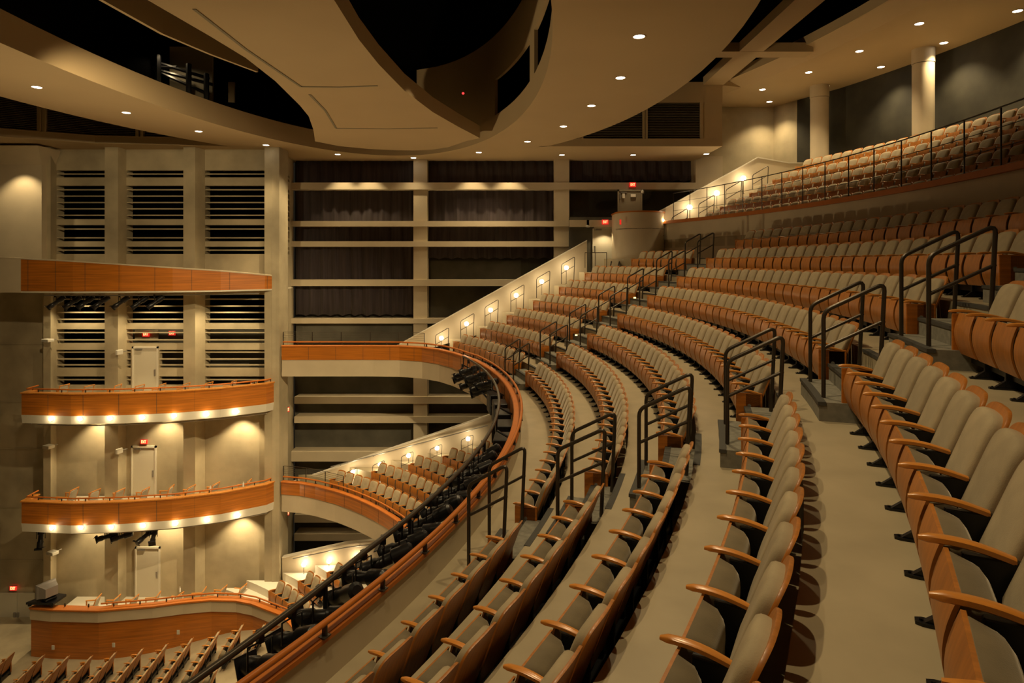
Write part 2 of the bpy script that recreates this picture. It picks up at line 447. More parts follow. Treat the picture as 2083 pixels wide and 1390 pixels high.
putt(t, strip_wall(cp[:2], .14, top[:2], [1.28]*2), 'cream_end', 'cream_paint')
putt(t, strip_wall([(p[0],p[1]+.02) for p in cp[1:]], .2, [1.22]*7, [1.29]*7), 'lower_fascia', 'white_paint')
putt(t, strip_wall([(p[0],p[1]-.02) for p in cp], .2, [q-.05 for q in top], top), 'cap', 'cream_paint')
putt(t, strip_wall([(p[0],p[1]+.14) for p in cp], 2.2, [1.26]*8, [1.29]*8), 'floor_slab', 'white_paint')
b = MB(); b.tube([(-19.6,26.8,H(1.42)),(-16,26.7,H(1.42)),(-12.6,27.6,H(1.42)),(-11.2,28.3,H(1.42))], .03, 6); putt(t, b, 'lighting_pipe', 'metal_grey')

# ------------------------------------------------------------------ far side wall behind the boxes
YB, YPr = 29.1, 28.5
piers = [(88,103,115),(213,240,257),(373,397,417),(538,575,None)]
b = MB()
ztop, zbot = H(-5.1), H(16.4)
for i,(a,q,s_) in enumerate(piers):
    pts = [(xat(a,YPr),YPr),(xat(q,YPr),YPr)]
    if s_: pts += [(xat(s_,YB),YB),(xat(s_,YB),YB+.5),(xat(a,YPr),YB+.5)]
    else: pts = [(xat(538,YPr),YPr),(xat(568,YPr),YPr),(xat(568,YPr),YPr+.45),(xat(568,YPr),YPr+1.1),(xat(538,YPr)-.1,YPr+1.1)]
    pts = [p for k,p in enumerate(pts) if k == 0 or p != pts[k-1]]
    b.prism(pts, zbot, ztop)
b.obj('wall_boxes', 'concrete', **ST)
# bays with slots between the piers
slots_u = [(347,361,[354]),(378,446,[386,399,412,425,438]),(458,491,[466,484]),(502,517,[509]),
           (600,658,[609,623,636,650]),(670,699,[677,692]),(712,749,[717,731,743]),(766,784,[773])]
bays = [(117,213),(258,373),(418,538)]
for bi,(pa,pb) in enumerate(bays):
    b = MB(); x0, x1 = xat(pa,YB), xat(pb,YB)
    xs0 = xat(pa-1,YB); xl = xs0-.25; xr = x1+.3
    ys = [250]
    def wallseg(ya, yb, xa=xl, xb=xr, y0=YB, th=.25): b.box((xa, y0, zat(yb,YB)), (xb, y0+th, zat(ya,YB)))
    prev = 290
    for (ya, yb, sl) in slots_u:
        wallseg(prev, ya); prev = yb
        door = bi == 1 and ya >= 700
        for s_ in sl:
            if door: wallseg(s_-1.2, s_+1.2, x1-2.3, xr, YB+.03, .09); wallseg(s_-1.2, s_+1.2, xl, xat(268,YB), YB+.03, .09)
            else: wallseg(s_-1.2, s_+1.2, y0=YB+.03, th=.09)
        if door: wallseg(ya, yb, xat(266,YB), xat(324,YB))
    wallseg(prev, 1260)
    b.obj('wall_bay', 'concrete', **ST)
# the black stair space behind the slots
b = MB(); b.box((xat(80,30.6),30.6,zat(1200,30.6)),(xat(575,30.6),30.7,zat(310,30.6))); b.obj('wall_stair', 'void', **ST)
b = MB(); b.box((xat(395,30.2),30.3,zat(790,30.2)),(xat(560,30.2),30.4,zat(672,30.2))); b.box((xat(262,30.2),30.3,zat(790,30.2)),(xat(380,30.2),30.4,zat(668,30.2))); b.obj('wall_stair', 'concrete_dark', **ST)
# stage-side wall at the left edge
b = MB(); b.box((-26,29.2,zbot),(xat(90,29.2),29.6,zat(300,29.2)))
for py in (700,818,913,1032,1140): b.box((-26,29.17,zat(py+1,29.2)),(xat(88,29.2),29.2,zat(py-1,29.2)))
b.obj('wall_stage', 'concrete', **ST)
b = MB(); b.box((-26,28.2,zat(560,28.2)),(xat(88,28.3),29.2,zat(300,28.2)))
b.add([(-26,28.2,zat(335,28.2)),(xat(88,28.3),28.2,zat(335,28.2)),(xat(101,28.3),27.6,zat(296,27.6)),(-26,27.3,zat(296,27.3)),(-26,29,zat(335,28.2)),(xat(88,28.3),29,zat(335,28.2)),(xat(101,28.3),29,zat(296,27.6)),(-26,29,zat(296,27.3))],
      [(0,1,2,3),(4,7,6,5),(0,3,7,4),(1,5,6,2),(3,2,6,7),(0,4,5,1)])
b.obj('wall_stage', 'cream_paint', **ST)

# ------------------------------------------------------------------ far side wall with beams, columns and curtains
YW = 32.0
def wx(px): return xat(px, YW)
def wz(py): return zat(py, YW)
b = MB()
b.box((wx(590), YW+.75, 0), (wx(1600), YW+1.0, wz(318)))
b.obj('wall_far', 'dark_wall', **ST)
b = MB(); b.box((wx(590), YW+.72, wz(1200)), (wx(1100), YW+.75, wz(662))); b.box((wx(872), YW+.72, wz(662)), (wx(1060), YW+.75, wz(530))); b.obj('wall_far', 'concrete_dark', **ST)
b = MB(); b.box((wx(598), YW+.3, wz(700)), (wx(1000), YW+.7, wz(660))); b.obj('wall_far', 'concrete_dark', **ST)
def beam(y0, y1, x0=592, x1=1420, label=''):
    b = MB(); b.box((wx(x0), YW-.1, wz(y1)), (wx(x1), YW+.7, wz(y0)))
    b.obj('trim_beam', 'cream_paint', **ST)
for y0,y1,xa,xb in ((372,386,592,1480),(450,461,592,1213),(491,502,592,1185),(569,582,592,1100),(648,658,592,960),
                    (807,821,600,1060),(847,860,600,1060),(918,938,592,1040),(1046,1062,600,900),(1085,1099,600,900)):
    beam(y0,y1,xa,xb)
for k,(xa,xb,ya,yb) in enumerate(((841,869,318,1180),(1127,1158,318,640),(1415,1470,318,430))):
    b = MB(); b.box((wx(xa), YW-.0, wz(yb)), (wx(xb), YW+.72, wz(ya))); b.obj('trim_column', 'cream_paint', **ST)
# facet between the boxes and the side wall, with its own slots
fx = [(xat(567,YPr),YPr+.02),(xat(572,29.0),29.0),(xat(589,31.6),31.6),(xat(597,32.3),32.3)]
def facet(h0, h1, i0, i1, b):
    b.sweep(fx[i0:i1+1], [(0,h0),(0,h1),(-.3,h1),(-.3,h0)])
b = MB(); facet(zbot, ztop, 0, 1, b); facet(zbot, ztop, 2, 3, b)
lv = []; prev = zbot
def zf(py): return zat(py, 29.6)
for (ya, yb, sl) in reversed(slots_u[:4]):
    b2 = (zf(yb), zf(ya)); facet(prev, b2[0], 1, 2, b); prev = b2[1]
    for q in sl: facet(zf(q+1.6), zf(q-1.6), 1, 2, b)
facet(prev, ztop, 1, 2, b)
b.obj('wall_facet', 'concrete', **ST)
b = MB(); b.sweep([(p[0]-.42, p[1]+.25) for p in fx[1:]], [(0,zbot),(0,ztop),(-.1,ztop),(-.1,zbot)]); b.obj('wall_facet', 'void', **ST)
# sloping stair parapets
def parapet(p0, p1, Y, drop, name, th=.16, extra=None):
    pts = [p0, p1] + (extra or [])
    drops = drop if isinstance(drop, (list, tuple)) else [drop]*len(pts)
    b = MB(); vs = []
    for (px, py), drop in zip(pts, drops):
        v = at(px, py, Y); vs += [(v.x, Y, v.z-drop), (v.x, Y+th, v.z-drop), (v.x, Y+th, v.z), (v.x, Y, v.z)]
    n = len(pts); fs = [(0,1,2,3), tuple(4*(n-1)+k for k in (3,2,1,0))]
    for i in range(n-1):
        for k in range(4): fs.append((4*i+k,4*i+4+k,4*i+4+(k+1)%4,4*i+(k+1)%4))
    b.add(vs, fs); b.obj(name, 'cream_paint', **ST)
    # capping rail strip along the top
    b = MB(); vs = []
    for (px, py) in pts:
        v = at(px, py, Y); vs += [(v.x, Y-.04, v.z-.04), (v.x, Y+th+.03, v.z-.04), (v.x, Y+th+.03, v.z+.01), (v.x, Y-.04, v.z+.01)]
    b.add(vs, fs); b.obj('trim_parapet', 'white_paint', **ST)
parapet((800,707), (1194,489), YP3, (.55, 3.0), 'wall_parapet')
parapet((583,985), (1000,843), 30.0, (.7, 3.0), 'wall_parapet')
parapet((574,1134), (700,1106), 28.7, 2.4, 'wall_parapet', extra=[(860,1090)])
parapet((1337,432), (1542,320), 29.6, 3.2, 'wall_parapet', extra=[(1604,331),(1660,331)])
# wall handrails along the two lower parapets
def wall_rail(pts, Y, label):
    t = thing('wall_handrail', label, 'handrail', at(*pts[0], Y))
    P = [at(*p, Y) for p in pts]
    b = MB(); b.tube([p-Vector((0,.0,0)) for p in P], .025, 8); putt(t, b, 'rail', 'metal_grey', True)
    for k in range(5):
        p = P[0].lerp(P[-1], .06+.21*k) if len(P) == 2 else P[min(k//2, len(P)-2)].lerp(P[min(k//2, len(P)-2)+1], .3+.4*(k%2))
        b = MB(); b.box((p.x-.012, p.y, p.z-.05), (p.x+.012, p.y+.13, p.z-.01)); putt(t, b, 'bracket', 'rail_metal')
wall_rail([(673,950),(992,866)], 29.88, 'steel handrail fixed along the sloping parapet beside the second balcony seats')
wall_rail([(596,1137),(705,1114),(790,1104)], 28.6, 'steel handrail fixed along the lowest sloping parapet by the stalls side')

# curtains
def curtain(xa, xb, ya, yb, label, seed):
    rnd = random.Random(seed); x0, x1 = wx(xa), wx(xb); z1, z0 = wz(ya), wz(yb)
    n = int((x1-x0)/.07); m = 8; vs = []; fs = []
    ph = [rnd.uniform(0, 6.28) for _ in range(4)]
    def depth(u, w):
        a = .07*sin(u*10+ph[0]+1.5*sin(u*1.3+ph[1]))+.035*sin(u*21+ph[2]) + .03*sin(u*3.1+ph[3])
        return a*(.55+.45*w)
    for j in range(m+1):
        w = j/m
        for i in range(n+1):
            x = x0+(x1-x0)*i/n; z = z1+(z0-z1)*w
            if j == m: z += .10*abs(sin(x*5+ph[1]))
            vs.append((x, YW+.46+depth(x, w), z))
    for j in range(m):
        for i in range(n): q = j*(n+1)+i; fs.append((q, q+1, q+n+2, q+n+1))
    b = MB(); b.add(vs, fs)
    me = b.mesh('curtain', 'curtain', True, fix=False)
    o = link('curtain', me); o['label'] = label; o['category'] = 'curtain'
    md = o.modifiers.new('t', 'SOLIDIFY'); md.thickness = .012
curtain(596, 843, 322, 645, 'tall dark pleated curtain behind the beams, bay nearest the boxes', 1)
curtain(869, 1128, 320, 528, 'dark pleated curtain behind the beams in the middle bay, ending above bare wall', 2)
curtain(1157, 1417, 320, 369, 'short dark curtain above the top beam, bay nearest the rear seats', 3)

# ------------------------------------------------------------------ doors
def door(x0, x1, y0, ybot, Y, nm, handle_side=1, leaf='door_paint', frame='white_paint'):
    t = bpy.data.objects.new(nm, None); COL.objects.link(t); t.location = (xat((x0+x1)/2, Y), Y, zat(ybot, Y)); t['kind'] = 'structure'
    X0, X1, Z1, Z0 = xat(x0,Y), xat(x1,Y), zat(y0,Y), zat(ybot,Y)
    b = MB()
    b.box((X0, Y-.07, Z0), (X0+.07, Y+.02, Z1)); b.box((X1-.07, Y-.07, Z0), (X1, Y+.02, Z1)); b.box((X0, Y-.07, Z1-.08), (X1, Y+.02, Z1)); putt(t, b, 'frame', frame)
    b = MB(); b.box((X0+.07, Y-.03, Z0), (X1-.07, Y+.02, Z1-.08)); putt(t, b, 'leaf', leaf)
    hx = X1-.16 if handle_side > 0 else X0+.12
    b = MB(); b.box((hx-.03, Y-.06, Z0+.85), (hx+.03, Y-.03, Z0+1.15)); putt(t, b, 'handle', 'metal_grey')
    b = MB(); b.box((X0+.15, Y-.09, Z1-.16), (X0+.45, Y-.03, Z1-.11)); putt(t, b, 'closer', 'metal_grey')
    return t
door(270,323,705,803,YB,'door_1'); door(268,319,907,1008,YB,'door_2'); door(276,327,1112,1214,YB,'door_3')
# stage double door at the lower left
t = bpy.data.objects.new('door_4', None); COL.objects.link(t); Y = 29.15; t.location = (xat(20,Y),Y,zat(1310,Y)); t['kind'] = 'structure'
for xa, xb in ((-30,36),(37,88)):
    b = MB(); b.box((xat(xa,Y),Y-.05,zat(1308,Y)),(xat(xb,Y),Y,zat(1206,Y))); putt(t, b, 'leaf', 'door_paint')
b = MB(); b.box((xat(-30,Y),Y-.07,zat(1315,Y)),(xat(88,Y),Y,zat(1309,Y))); putt(t, b, 'kick_strip', 'rail_wood')
for xa in (30,36.5): b = MB(); b.box((xat(xa,Y),Y-.09,zat(1264,Y)),(xat(xa+4.5,Y),Y-.05,zat(1245,Y))); putt(t, b, 'handle', 'metal_grey')
# landing wall with a door at the top of the far stairs
YL = 30.9
b = MB(); b.box((xat(1160,YL),YL+.6,zat(560,YL)),(xat(1345,YL),YL+.8,zat(440,YL))); b.obj('wall_landing', 'concrete_dark', **ST)
b = MB(); b.box((xat(1195,YL),YL+.3,zat(461,YL)),(xat(1330,YL),YL+.62,zat(447,YL))); b.box((xat(1160,YL),YL+.3,zat(461,YL)),(xat(1200,YL),YL+.62,zat(447,YL))); b.obj('trim_beam', 'cream_paint', **ST)
door(1205,1252,462,548,YL+.6,'door_5',-1)
door(1256,1306,386,440,31.5,'door_6',-1,'door_grey','door_grey')
for k,(pa,pb,pc,pd) in enumerate(((1266,1271,394,403),(1283,1293,395,401))):
    b = MB(); b.box((xat(pa,31.4),31.38,zat(pd,31.4)),(xat(pb,31.4),31.4,zat(pc,31.4))); o = b.obj('door_sign', 'soft_white'); o['category'] = 'sign'
    o['label'] = ['tiny square pale sign on the grey upper door','small oblong pale sign on the grey upper door'][k]
# curved drum wall
b = MB(); cc = (5.95, 29.75); pts = [(cc[0]+1.12*cos(a), cc[1]+1.0*sin(a)) for a in [R_(180+ i*10) for i in range(0,19)]]
b.prism(pts+[(cc[0]+1.12,30.9),(cc[0]-1.12,30.9)], H(2.2), H(-2.22)); b.obj('wall_drum', 'cream_paint', smooth=30, **ST)
b = MB(); b.prism([(cc[0]+(p[0]-cc[0])*1.03, cc[1]+(p[1]-cc[1])*1.03) for p in pts]+[(cc[0]+1.15,30.9),(cc[0]-1.15,30.9)], H(-2.22), H(-2.29)); b.obj('trim_drum', 'panel_wood', smooth=30, **ST)
b = MB(); b.sweep([(p[0],p[1]) for p in pts], [(-.0,H(-1.5)),(-.0,H(-1.47)),(-.012,H(-1.47)),(-.012,H(-1.5))]); b.obj('trim_drum', 'louvre_dark', **ST)

# ------------------------------------------------------------------ rear wall of the top balcony and rear balcony
RW = 33.0
b = MB(); b.sweep(arc(RW, THN, R_(24.5), 60), [(0,H(1.5)),(0,H(-1.72)),(.2,H(-1.72)),(.2,H(1.5))]); b.obj('wall_rear', 'cream_paint', smooth=30, **ST)
R4, D4 = 33.55, .95
H4 = [-(1.85+.57*k) for k in range(5)]
b = MB()
for k in range(5):
    arc_slab(b, (R4+D4*k-.45) if k else 33.0, R4+D4*(k+1)-.43, H(H4[k]+ARM+.6), H(H4[k]+ARM), THN, lambda R: th_at_y(R, 29.6))
arc_slab(b, R4+D4*5-.45, 40.2, H(H4[4]+ARM+.6), H(H4[4]+ARM-.35), THN, lambda R: th_at_y(R, 29.6))
b.obj('floor', 'floor_vinyl', **ST)
t4 = thing('balcony_front', 'rear balcony edge with dark wood cap below the steel guard railing', 'balcony front', (*P3(33,0), H(-1.8)))
b = MB(); b.sweep(arc(32.95, THN, R_(24), 60), [(-.1,H(-1.72)),(-.1,H(-1.86)),(.14,H(-1.86)),(.14,H(-1.72))]); putt(t4, b, 'cap', 'rail_wood')
b = MB(); b.sweep(arc(32.95, THN, R_(24), 60), [(0,H(-1.0)),(0,H(-1.72)),(.1,H(-1.72)),(.1,H(-1.0))]); putt(t4, b, 'fascia', 'cream_paint')
t5 = thing('guard_railing', 'long dark steel guard railing in front of the rear balcony seats', 'railing', (*P3(33.1,0), H(-1.86)))
for q, hh in enumerate((-3.1,-2.7,-2.3)):
    b = MB(); b.tube([(*p, H(hh)) for p in arc(33.15, THN, R_(23), 60)], .017 if q == 0 else .009, 6); putt(t5, b, 'rail', 'rail_metal', True)
for k in range(30):
    th = R_(23)-k*R_(2.05); p = P3(33.15, th)
    if th < R_(-30): break
    b = MB(); b.box((p[0]-.012,p[1]-.012,H(-1.84)),(p[0]+.012,p[1]+.012,H(-3.1))); putt(t5, b, 'post', 'rail_metal')
# rear wall of the hall with columns
b = MB(); b.sweep(arc(40.0, THN, R_(18.5), 60)+[(13.75,31.0),(13.25,YW+.7)], [(0,H(.5)),(0,H(-8.0)),(.25,H(-8.0)),(.25,H(.5))]); b.obj('wall_back', 'dark_wall', smooth=20, **ST)
b = MB(); b.box((xat(1410,YW),YW+.3,H(1)),(13.25,YW+.7,H(-8))); b.sweep([(13.78,30.9),(13.2,YW+.35)],[(0,H(1)),(0,H(-8)),(.12,H(-8)),(.12,H(1))]); b.obj('wall_corner', 'concrete', **ST)
for k,(px,Y,d) in enumerate(((1878,23.5,.36),(1667,28.4,.38))):
    t = bpy.data.objects.new('trim_column', None); COL.objects.link(t); t['kind'] = 'structure'; X = xat(px, Y); t.location = (X,Y,H(-3))
    b = MB(); b.lathe([(d,H(-3)-H(-3)),(d,H(-7.25)-H(-3))], 28); b.obj('shaft', 'cream_paint', t, 30)
    b = MB(); b.lathe([(d+.015,H(-7.27)-H(-3)),(d+.015,H(-7.9)-H(-3))], 28); b.obj('capital', 'cream_paint', t, 30)

# ------------------------------------------------------------------ ceilings
HC, HR = -5.1, -7.8
EC = (-5.5, 16.0)
def ell(a, q, n=96): return [(EC[0]+a*cos(2*PI*i/n), EC[1]+q*sin(2*PI*i/n)) for i in range(n)]
inn, out = ell(6.45,14.8), ell(10.6,16.5)
b = MB(); n = 96
vs = [(*p,H(HC)) for p in inn]+[(*p,H(HC)) for p in out]+[(*p,H(HC-.8)) for p in inn]+[(*p,H(HC-.8)) for p in out]
fs = []
for i in range(n):
    j = (i+1)%n
    fs += [(i,j,n+j,n+i),(2*n+i,3*n+i,3*n+j,2*n+j),(i,2*n+i,2*n+j,j),(n+i,n+j,3*n+j,3*n+i)]
b.add(vs, fs); b.obj('ceiling', 'ceiling_paint', smooth=30, **ST)
# outer face of the ring rising to the dark void
b = MB(); b.sweep(out, [(0,H(HC-.8)),(0,H(HC-4)),(.1,H(HC-4)),(.1,H(HC-.8))], closed=True); b.obj('ceiling', 'void', **ST)
# side soffit above the far wall
xs = [-26,-22,-18,-16.1,-16.09]+[-16.08+ (5.09+16.07)*i/60 for i in range(61)]+[5.11,6,8.9,9.3]
def ystart(x):
    u = (x-EC[0])/10.6
    y0 = 28.36 if x > -12.6 else (28.36-(-12.6-x)*.13 if x > -18 else (27.66-(-18-x)*.55))
    if abs(u) < 1: return max(y0, EC[1]+16.45*math.sqrt(1-u*u))
    return y0
b = MB(); m = len(xs); vs = []
for x in xs: vs += [(x,ystart(x),H(HC)+.004),(x,33,H(HC)+.004),(x,33,H(HC-.3)),(x,ystart(x),H(HC-.3))]
fs = [(0,1,2,3), tuple(4*(m-1)+k for k in (3,2,1,0))]
for i in range(m-1):
    for k in range(4): fs.append((4*i+k,4*i+4+k,4*i+4+(k+1)%4,4*i+(k+1)%4))
b.add(vs, fs); b.obj('ceiling', 'ceiling_paint', **ST)
# fascias with louvres
def louvre_fascia(path, segs):
    b = MB(); b.sweep(path, [(0,H(HC)),(0,H(HC-.33)),(.12,H(HC-.33)),(.12,H(HC))]); b.sweep(path, [(0,H(-7.05)),(0,H(-7.95)),(.12,H(-7.95)),(.12,H(-7.05))])
    b.obj('ceiling', 'ceiling_paint', **ST)
    b = MB(); b.sweep(path, [(.2,H(-5.3)),(.2,H(-7.2)),(.24,H(-7.2)),(.24,H(-5.3))]); b.obj('ceiling', 'void', **ST)
    return
rp_ = [(9.32,28.3),(1.2,28.3)]
louvre_fascia(rp_[::-1][::-1], None)
lp_ = [(-12.3,28.33),(-15,27.95),(-18,27.58),(-21,26.0),(-26,23.4)]
louvre_fascia(lp_, None)
def louvre(path, label, h0=-5.43, h1=-7.05, n=22):
    t = thing('ceiling_louvre', label, 'louvre', (path[0][0],path[0][1],H(h0)))
    b = MB()
    for k in range(n):
        z = H(h0)+(h0-h1)*(k+.5)/n
        b.sweep(path, [(.03,z-.012),(.09,z+.02),(.09,z+.032),(.03,z)])
    putt(t, b, 'slats', 'louvre_slat', kind='stuff')
    b = MB(); b.sweep(path, [(-.01,H(h0)-.03),(-.01,H(h0)+.01),(.1,H(h0)+.01),(.1,H(h0)-.03)])
    for e in (path[0], path[-1]): b.box((e[0]-.06,e[1]-.02,H(h0)),(e[0]+.06,e[1]+.13,H(h1)))
    putt(t, b, 'louvre_frame', 'ceiling_paint')
louvre([(8.4,28.3),(5.95,28.3)], 'black slatted vent in the ceiling fascia, nearest the rear balcony corner')
louvre([(5.85,28.3),(3.1,28.3)], 'black slatted vent partly behind the round ceiling, second from the rear corner')
louvre([(3.0,28.3),(1.2,28.3)], 'sliver of black slatted vent almost hidden by the round ceiling')
b = MB(); b.box((8.47,28.31,H(-5.42)),(9.31,28.41,H(-7.06))); b.box((9.2,28.43,H(HC-.02)),(9.3,32.9,H(-7.9))); b.obj('ceiling', 'ceiling_paint', **ST)
louvre([(-12.7,28.28),(-15,27.95),(-16.1,27.8)], 'black slatted vent above the boxes, rightmost of the three left vents')
louvre([(-16.3,27.78),(-18,27.58),(-19.6,26.75)], 'black slatted vent above the boxes, middle of the three left vents')
louvre([(-19.75,26.66),(-21,26.0),(-26,23.4)], 'black slatted vent above the boxes at the left edge')
# tall inner wall of the round opening on the right with two openings
def ellp(Y, a=6.5, q=14.85): return (EC[0]+a*math.sqrt(max(0,1-((Y-EC[1])/q)**2)), Y)
def inner_piece(Ya, Yb, h0, h1, mname='ceiling_paint'):
    m = max(2, int(abs(Yb-Ya)/.5)); pth = [ellp(Ya+(Yb-Ya)*i/m) for i in range(m+1)]
    b = MB(); b.sweep(pth, [(0,H(h0)),(0,H(h1)),(.12,H(h1)),(.12,H(h0))]); return b
wy = [(26.0,21.2),(20.4,15.6),(14.8,9.5)]
def multi(parts, nm='ceiling', m='ceiling_paint'):
    b = MB()
    for (ya,yb,h0,h1) in parts:
        q = inner_piece(ya,yb,h0,h1); b.add(q.v, q.f)
    return b.obj(nm, m, smooth=30, **ST)
multi([(5,30.7,-5.85,-5.95),(5,30.7,-7.4,-9.2),(26.0,30.7,-5.9,-7.45),(20.4,21.2,-5.9,-7.45),(14.8,15.6,-5.9,-7.45),(5,9.5,-5.9,-7.45)])
b = MB()
for i in range(14):
    Ya = 5+i*1.6; p = ellp(Ya, 7.6, 15.6); q = ellp(Ya+1.6, 7.6, 15.6); b.sweep([p,q],[(0,H(-5.5)),(0,H(-8)),(.05,H(-8)),(.05,H(-5.5))])
b.obj('ceiling', 'void', **ST)
# black attic above everything
b = MB(); b.box((-27,-1.5,H(-9.6)),(22,33.5,H(-9.7))); b.obj('ceiling', 'void', **ST)
b = MB(); b.box((-27,33.0,H(-5.2)),(12,33.3,H(-9.7))); b.obj('wall_attic', 'void', **ST)
# cloud panel
right = [(-3.4,4),(-3.4,12.2),(-3.45,14.4),(-3.38,16.2),(-3.15,18.7),(-2.65,21.4),(-2.0,23.7),(-1.3,25.9)]
left = [(-8.2,26.6),(-7.8,25.2),(-7.5,24.1),(-7.0,22.0),(-6.8,20.5),(-6.56,17.7),(-6.54,15.7),(-6.7,14.2),(-6.97,12.2),(-7.3,9),(-7.6,4)]
tip = [(-1.87,26.5),(-2.8,28.0),(-3.6,28.6),(-4.45,28.8),(-5.4,28.7),(-6.35,28.4),(-7.5,27.7)]
t = thing('ceiling_cloud', 'large cream tongue-shaped acoustic panel hanging in the middle of the ceiling opening', 'ceiling panel', (-5,20,H(-5.0)))
b = MB(); b.prism(right+tip+left, H(-5.0), H(-5.5)); putt(t, b, 'panel', 'ceiling_paint')
def strip(pts, h, w=.07):  # groove shade on the panel, painted as thin dark strips
    P = [at(px, py, F*5.0/(HY-py)) for px,py in pts]; b = MB()
    b.sweep([(p.x,p.y) for p in P], [(-w/2,H(h)-.015),(-w/2,H(h)+.01),(w/2,H(h)+.01),(w/2,H(h)-.015)]); return b
putt(t, strip([(395,18),(500,100),(612,176)], -5.0), 'reveal_shade', 'door_grey')
putt(t, strip([(612,176),(690,177),(768,174)], -5.0), 'reveal_shade', 'door_grey')
putt(t, strip([(630,192),(662,225),(683,260)], -5.0), 'reveal_shade', 'door_grey')
putt(t, strip([(683,261),(790,262),(890,260)], -5.0), 'reveal_shade', 'door_grey')
# bulkhead and catwalk in the left slot
b = MB(); b.sweep([(-8.3,20.9),(-9.0,19.1),(-9.5,17.4),(-9.7,15.2),(-9.9,8)], [(0,H(-6.2)),(0,H(-7.3)),(.1,H(-7.3)),(.1,H(-6.2))]); b.obj('ceiling', 'ceiling_paint', **ST)
t = thing('catwalk', 'dark steel catwalk truss seen through the left ceiling slot', 'catwalk', at(330,150,24))
b = MB(); b.box((xat(215,26),26,zat(215,26)),(xat(432,26),26.1,zat(95,26))); putt(t, b, 'backing', 'door_grey')
b = MB()
def seg(a, q, Y=25.4, r=.07): b.tube([at(*a, Y), at(*q, Y)], r, 6)
seg((215,95),(425,160)); seg((225,118),(432,172)); seg((250,138),(360,137)); seg((330,150),(425,192)); seg((232,110),(290,140))
putt(t, b, 'rail', 'fixture_black')
for x0_,y0_,y1_ in ((228,90,150),(278,104,170),(290,106,170),(322,112,185),(384,130,205),(420,150,205)):
    b = MB(); seg((x0_,y0_),(x0_,y1_), 25.2, .1); putt(t, b, 'post', 'fixture_black')
# rear ceiling
b = MB(); arc_slab(b, 35.7, 40.3, H(HR), H(HR-.2), THN, lambda R: th_at_y(R, 32.6)); 
arc_slab(b, 34.95, 35.7, H(HR-.25), H(HR-.45), THN, lambda R: th_at_y(R, 30.5))
vs=[];n=60
for i in range(n+1):
    th = THN+(R_(24)-THN)*i/n; p0 = P3(34.95, th); p1 = P3(35.72, th); vs += [(*p0,H(-8.07)),(*p1,H(-7.79)),(*p1,H(-8.3)),(*p0,H(-8.4))]
fs=[(0,1,2,3), tuple(4*n+k for k in (3,2,1,0))]
for i in range(n):
    for k in range(4): fs.append((4*i+k,4*i+4+k,4*i+4+(k+1)%4,4*i+(k+1)%4))
b.add(vs, fs)
b.prism([(9.3,28.3),(11.4,29.0),(13.9,31.0),(13.3,32.8),(9.3,32.9)], H(HR)+.003, H(HR-.2))
b.obj('ceiling', 'ceiling_paint', smooth=30, **ST)
b = MB(); b.box((8.45,3,H(HR-.01)),(9.35,28.25,H(-8.15))); b.obj('ceiling', 'ceiling_paint', **ST)
b = MB(); b.box((2,23.75,H(HR)),(11.2,24.45,H(-8.14))); b.obj('ceiling', 'ceiling_paint', **ST)
# near side wall and stage end so that light bounces as in the hall
b = MB(); b.box((-27,-1.9,0),(20,-1.6,H(-9.6))); b.obj('wall_near', 'cream_paint', **ST)
b = MB(); b.box((-27.3,-1.9,0),(-26.5,33,H(-9.6))); b.obj('wall_proscenium', 'concrete_dark', **ST)

# ------------------------------------------------------------------ stalls floor (raked)
ofl = [(-27,16.2),(-16,16.2),(-15.2,16.15),(-14,16.02),(-12.9,15.82),(-11.8,15.55),(-10.7,15.28),(-9.7,15.0),(-8.7,14.75),(-7.4,14.45),(-3,13.4)]
def ofloor(x):
    for i in range(len(ofl)-1):
        if ofl[i][0] <= x <= ofl[i+1][0]:
            s_ = (x-ofl[i][0])/(ofl[i+1][0]-ofl[i][0]); return ofl[i][1]+(ofl[i+1][1]-ofl[i][1])*s_
    return 16.2
b = MB(); vs = []
for (x, h) in ofl: vs += [(x,2,H(h)),(x,29.2,H(h)),(x,29.2,H(h)-.3),(x,2,H(h)-.3)]
m = len(ofl); fs = [(0,1,2,3), tuple(4*(m-1)+k for k in (3,2,1,0))]
for i in range(m-1):
    for k in range(4): fs.append((4*i+k,4*i+4+k,4*i+4+(k+1)%4,4*i+(k+1)%4))
b.add(vs, fs); b.obj('floor', 'floor_vinyl', **ST)

exec_parts = True
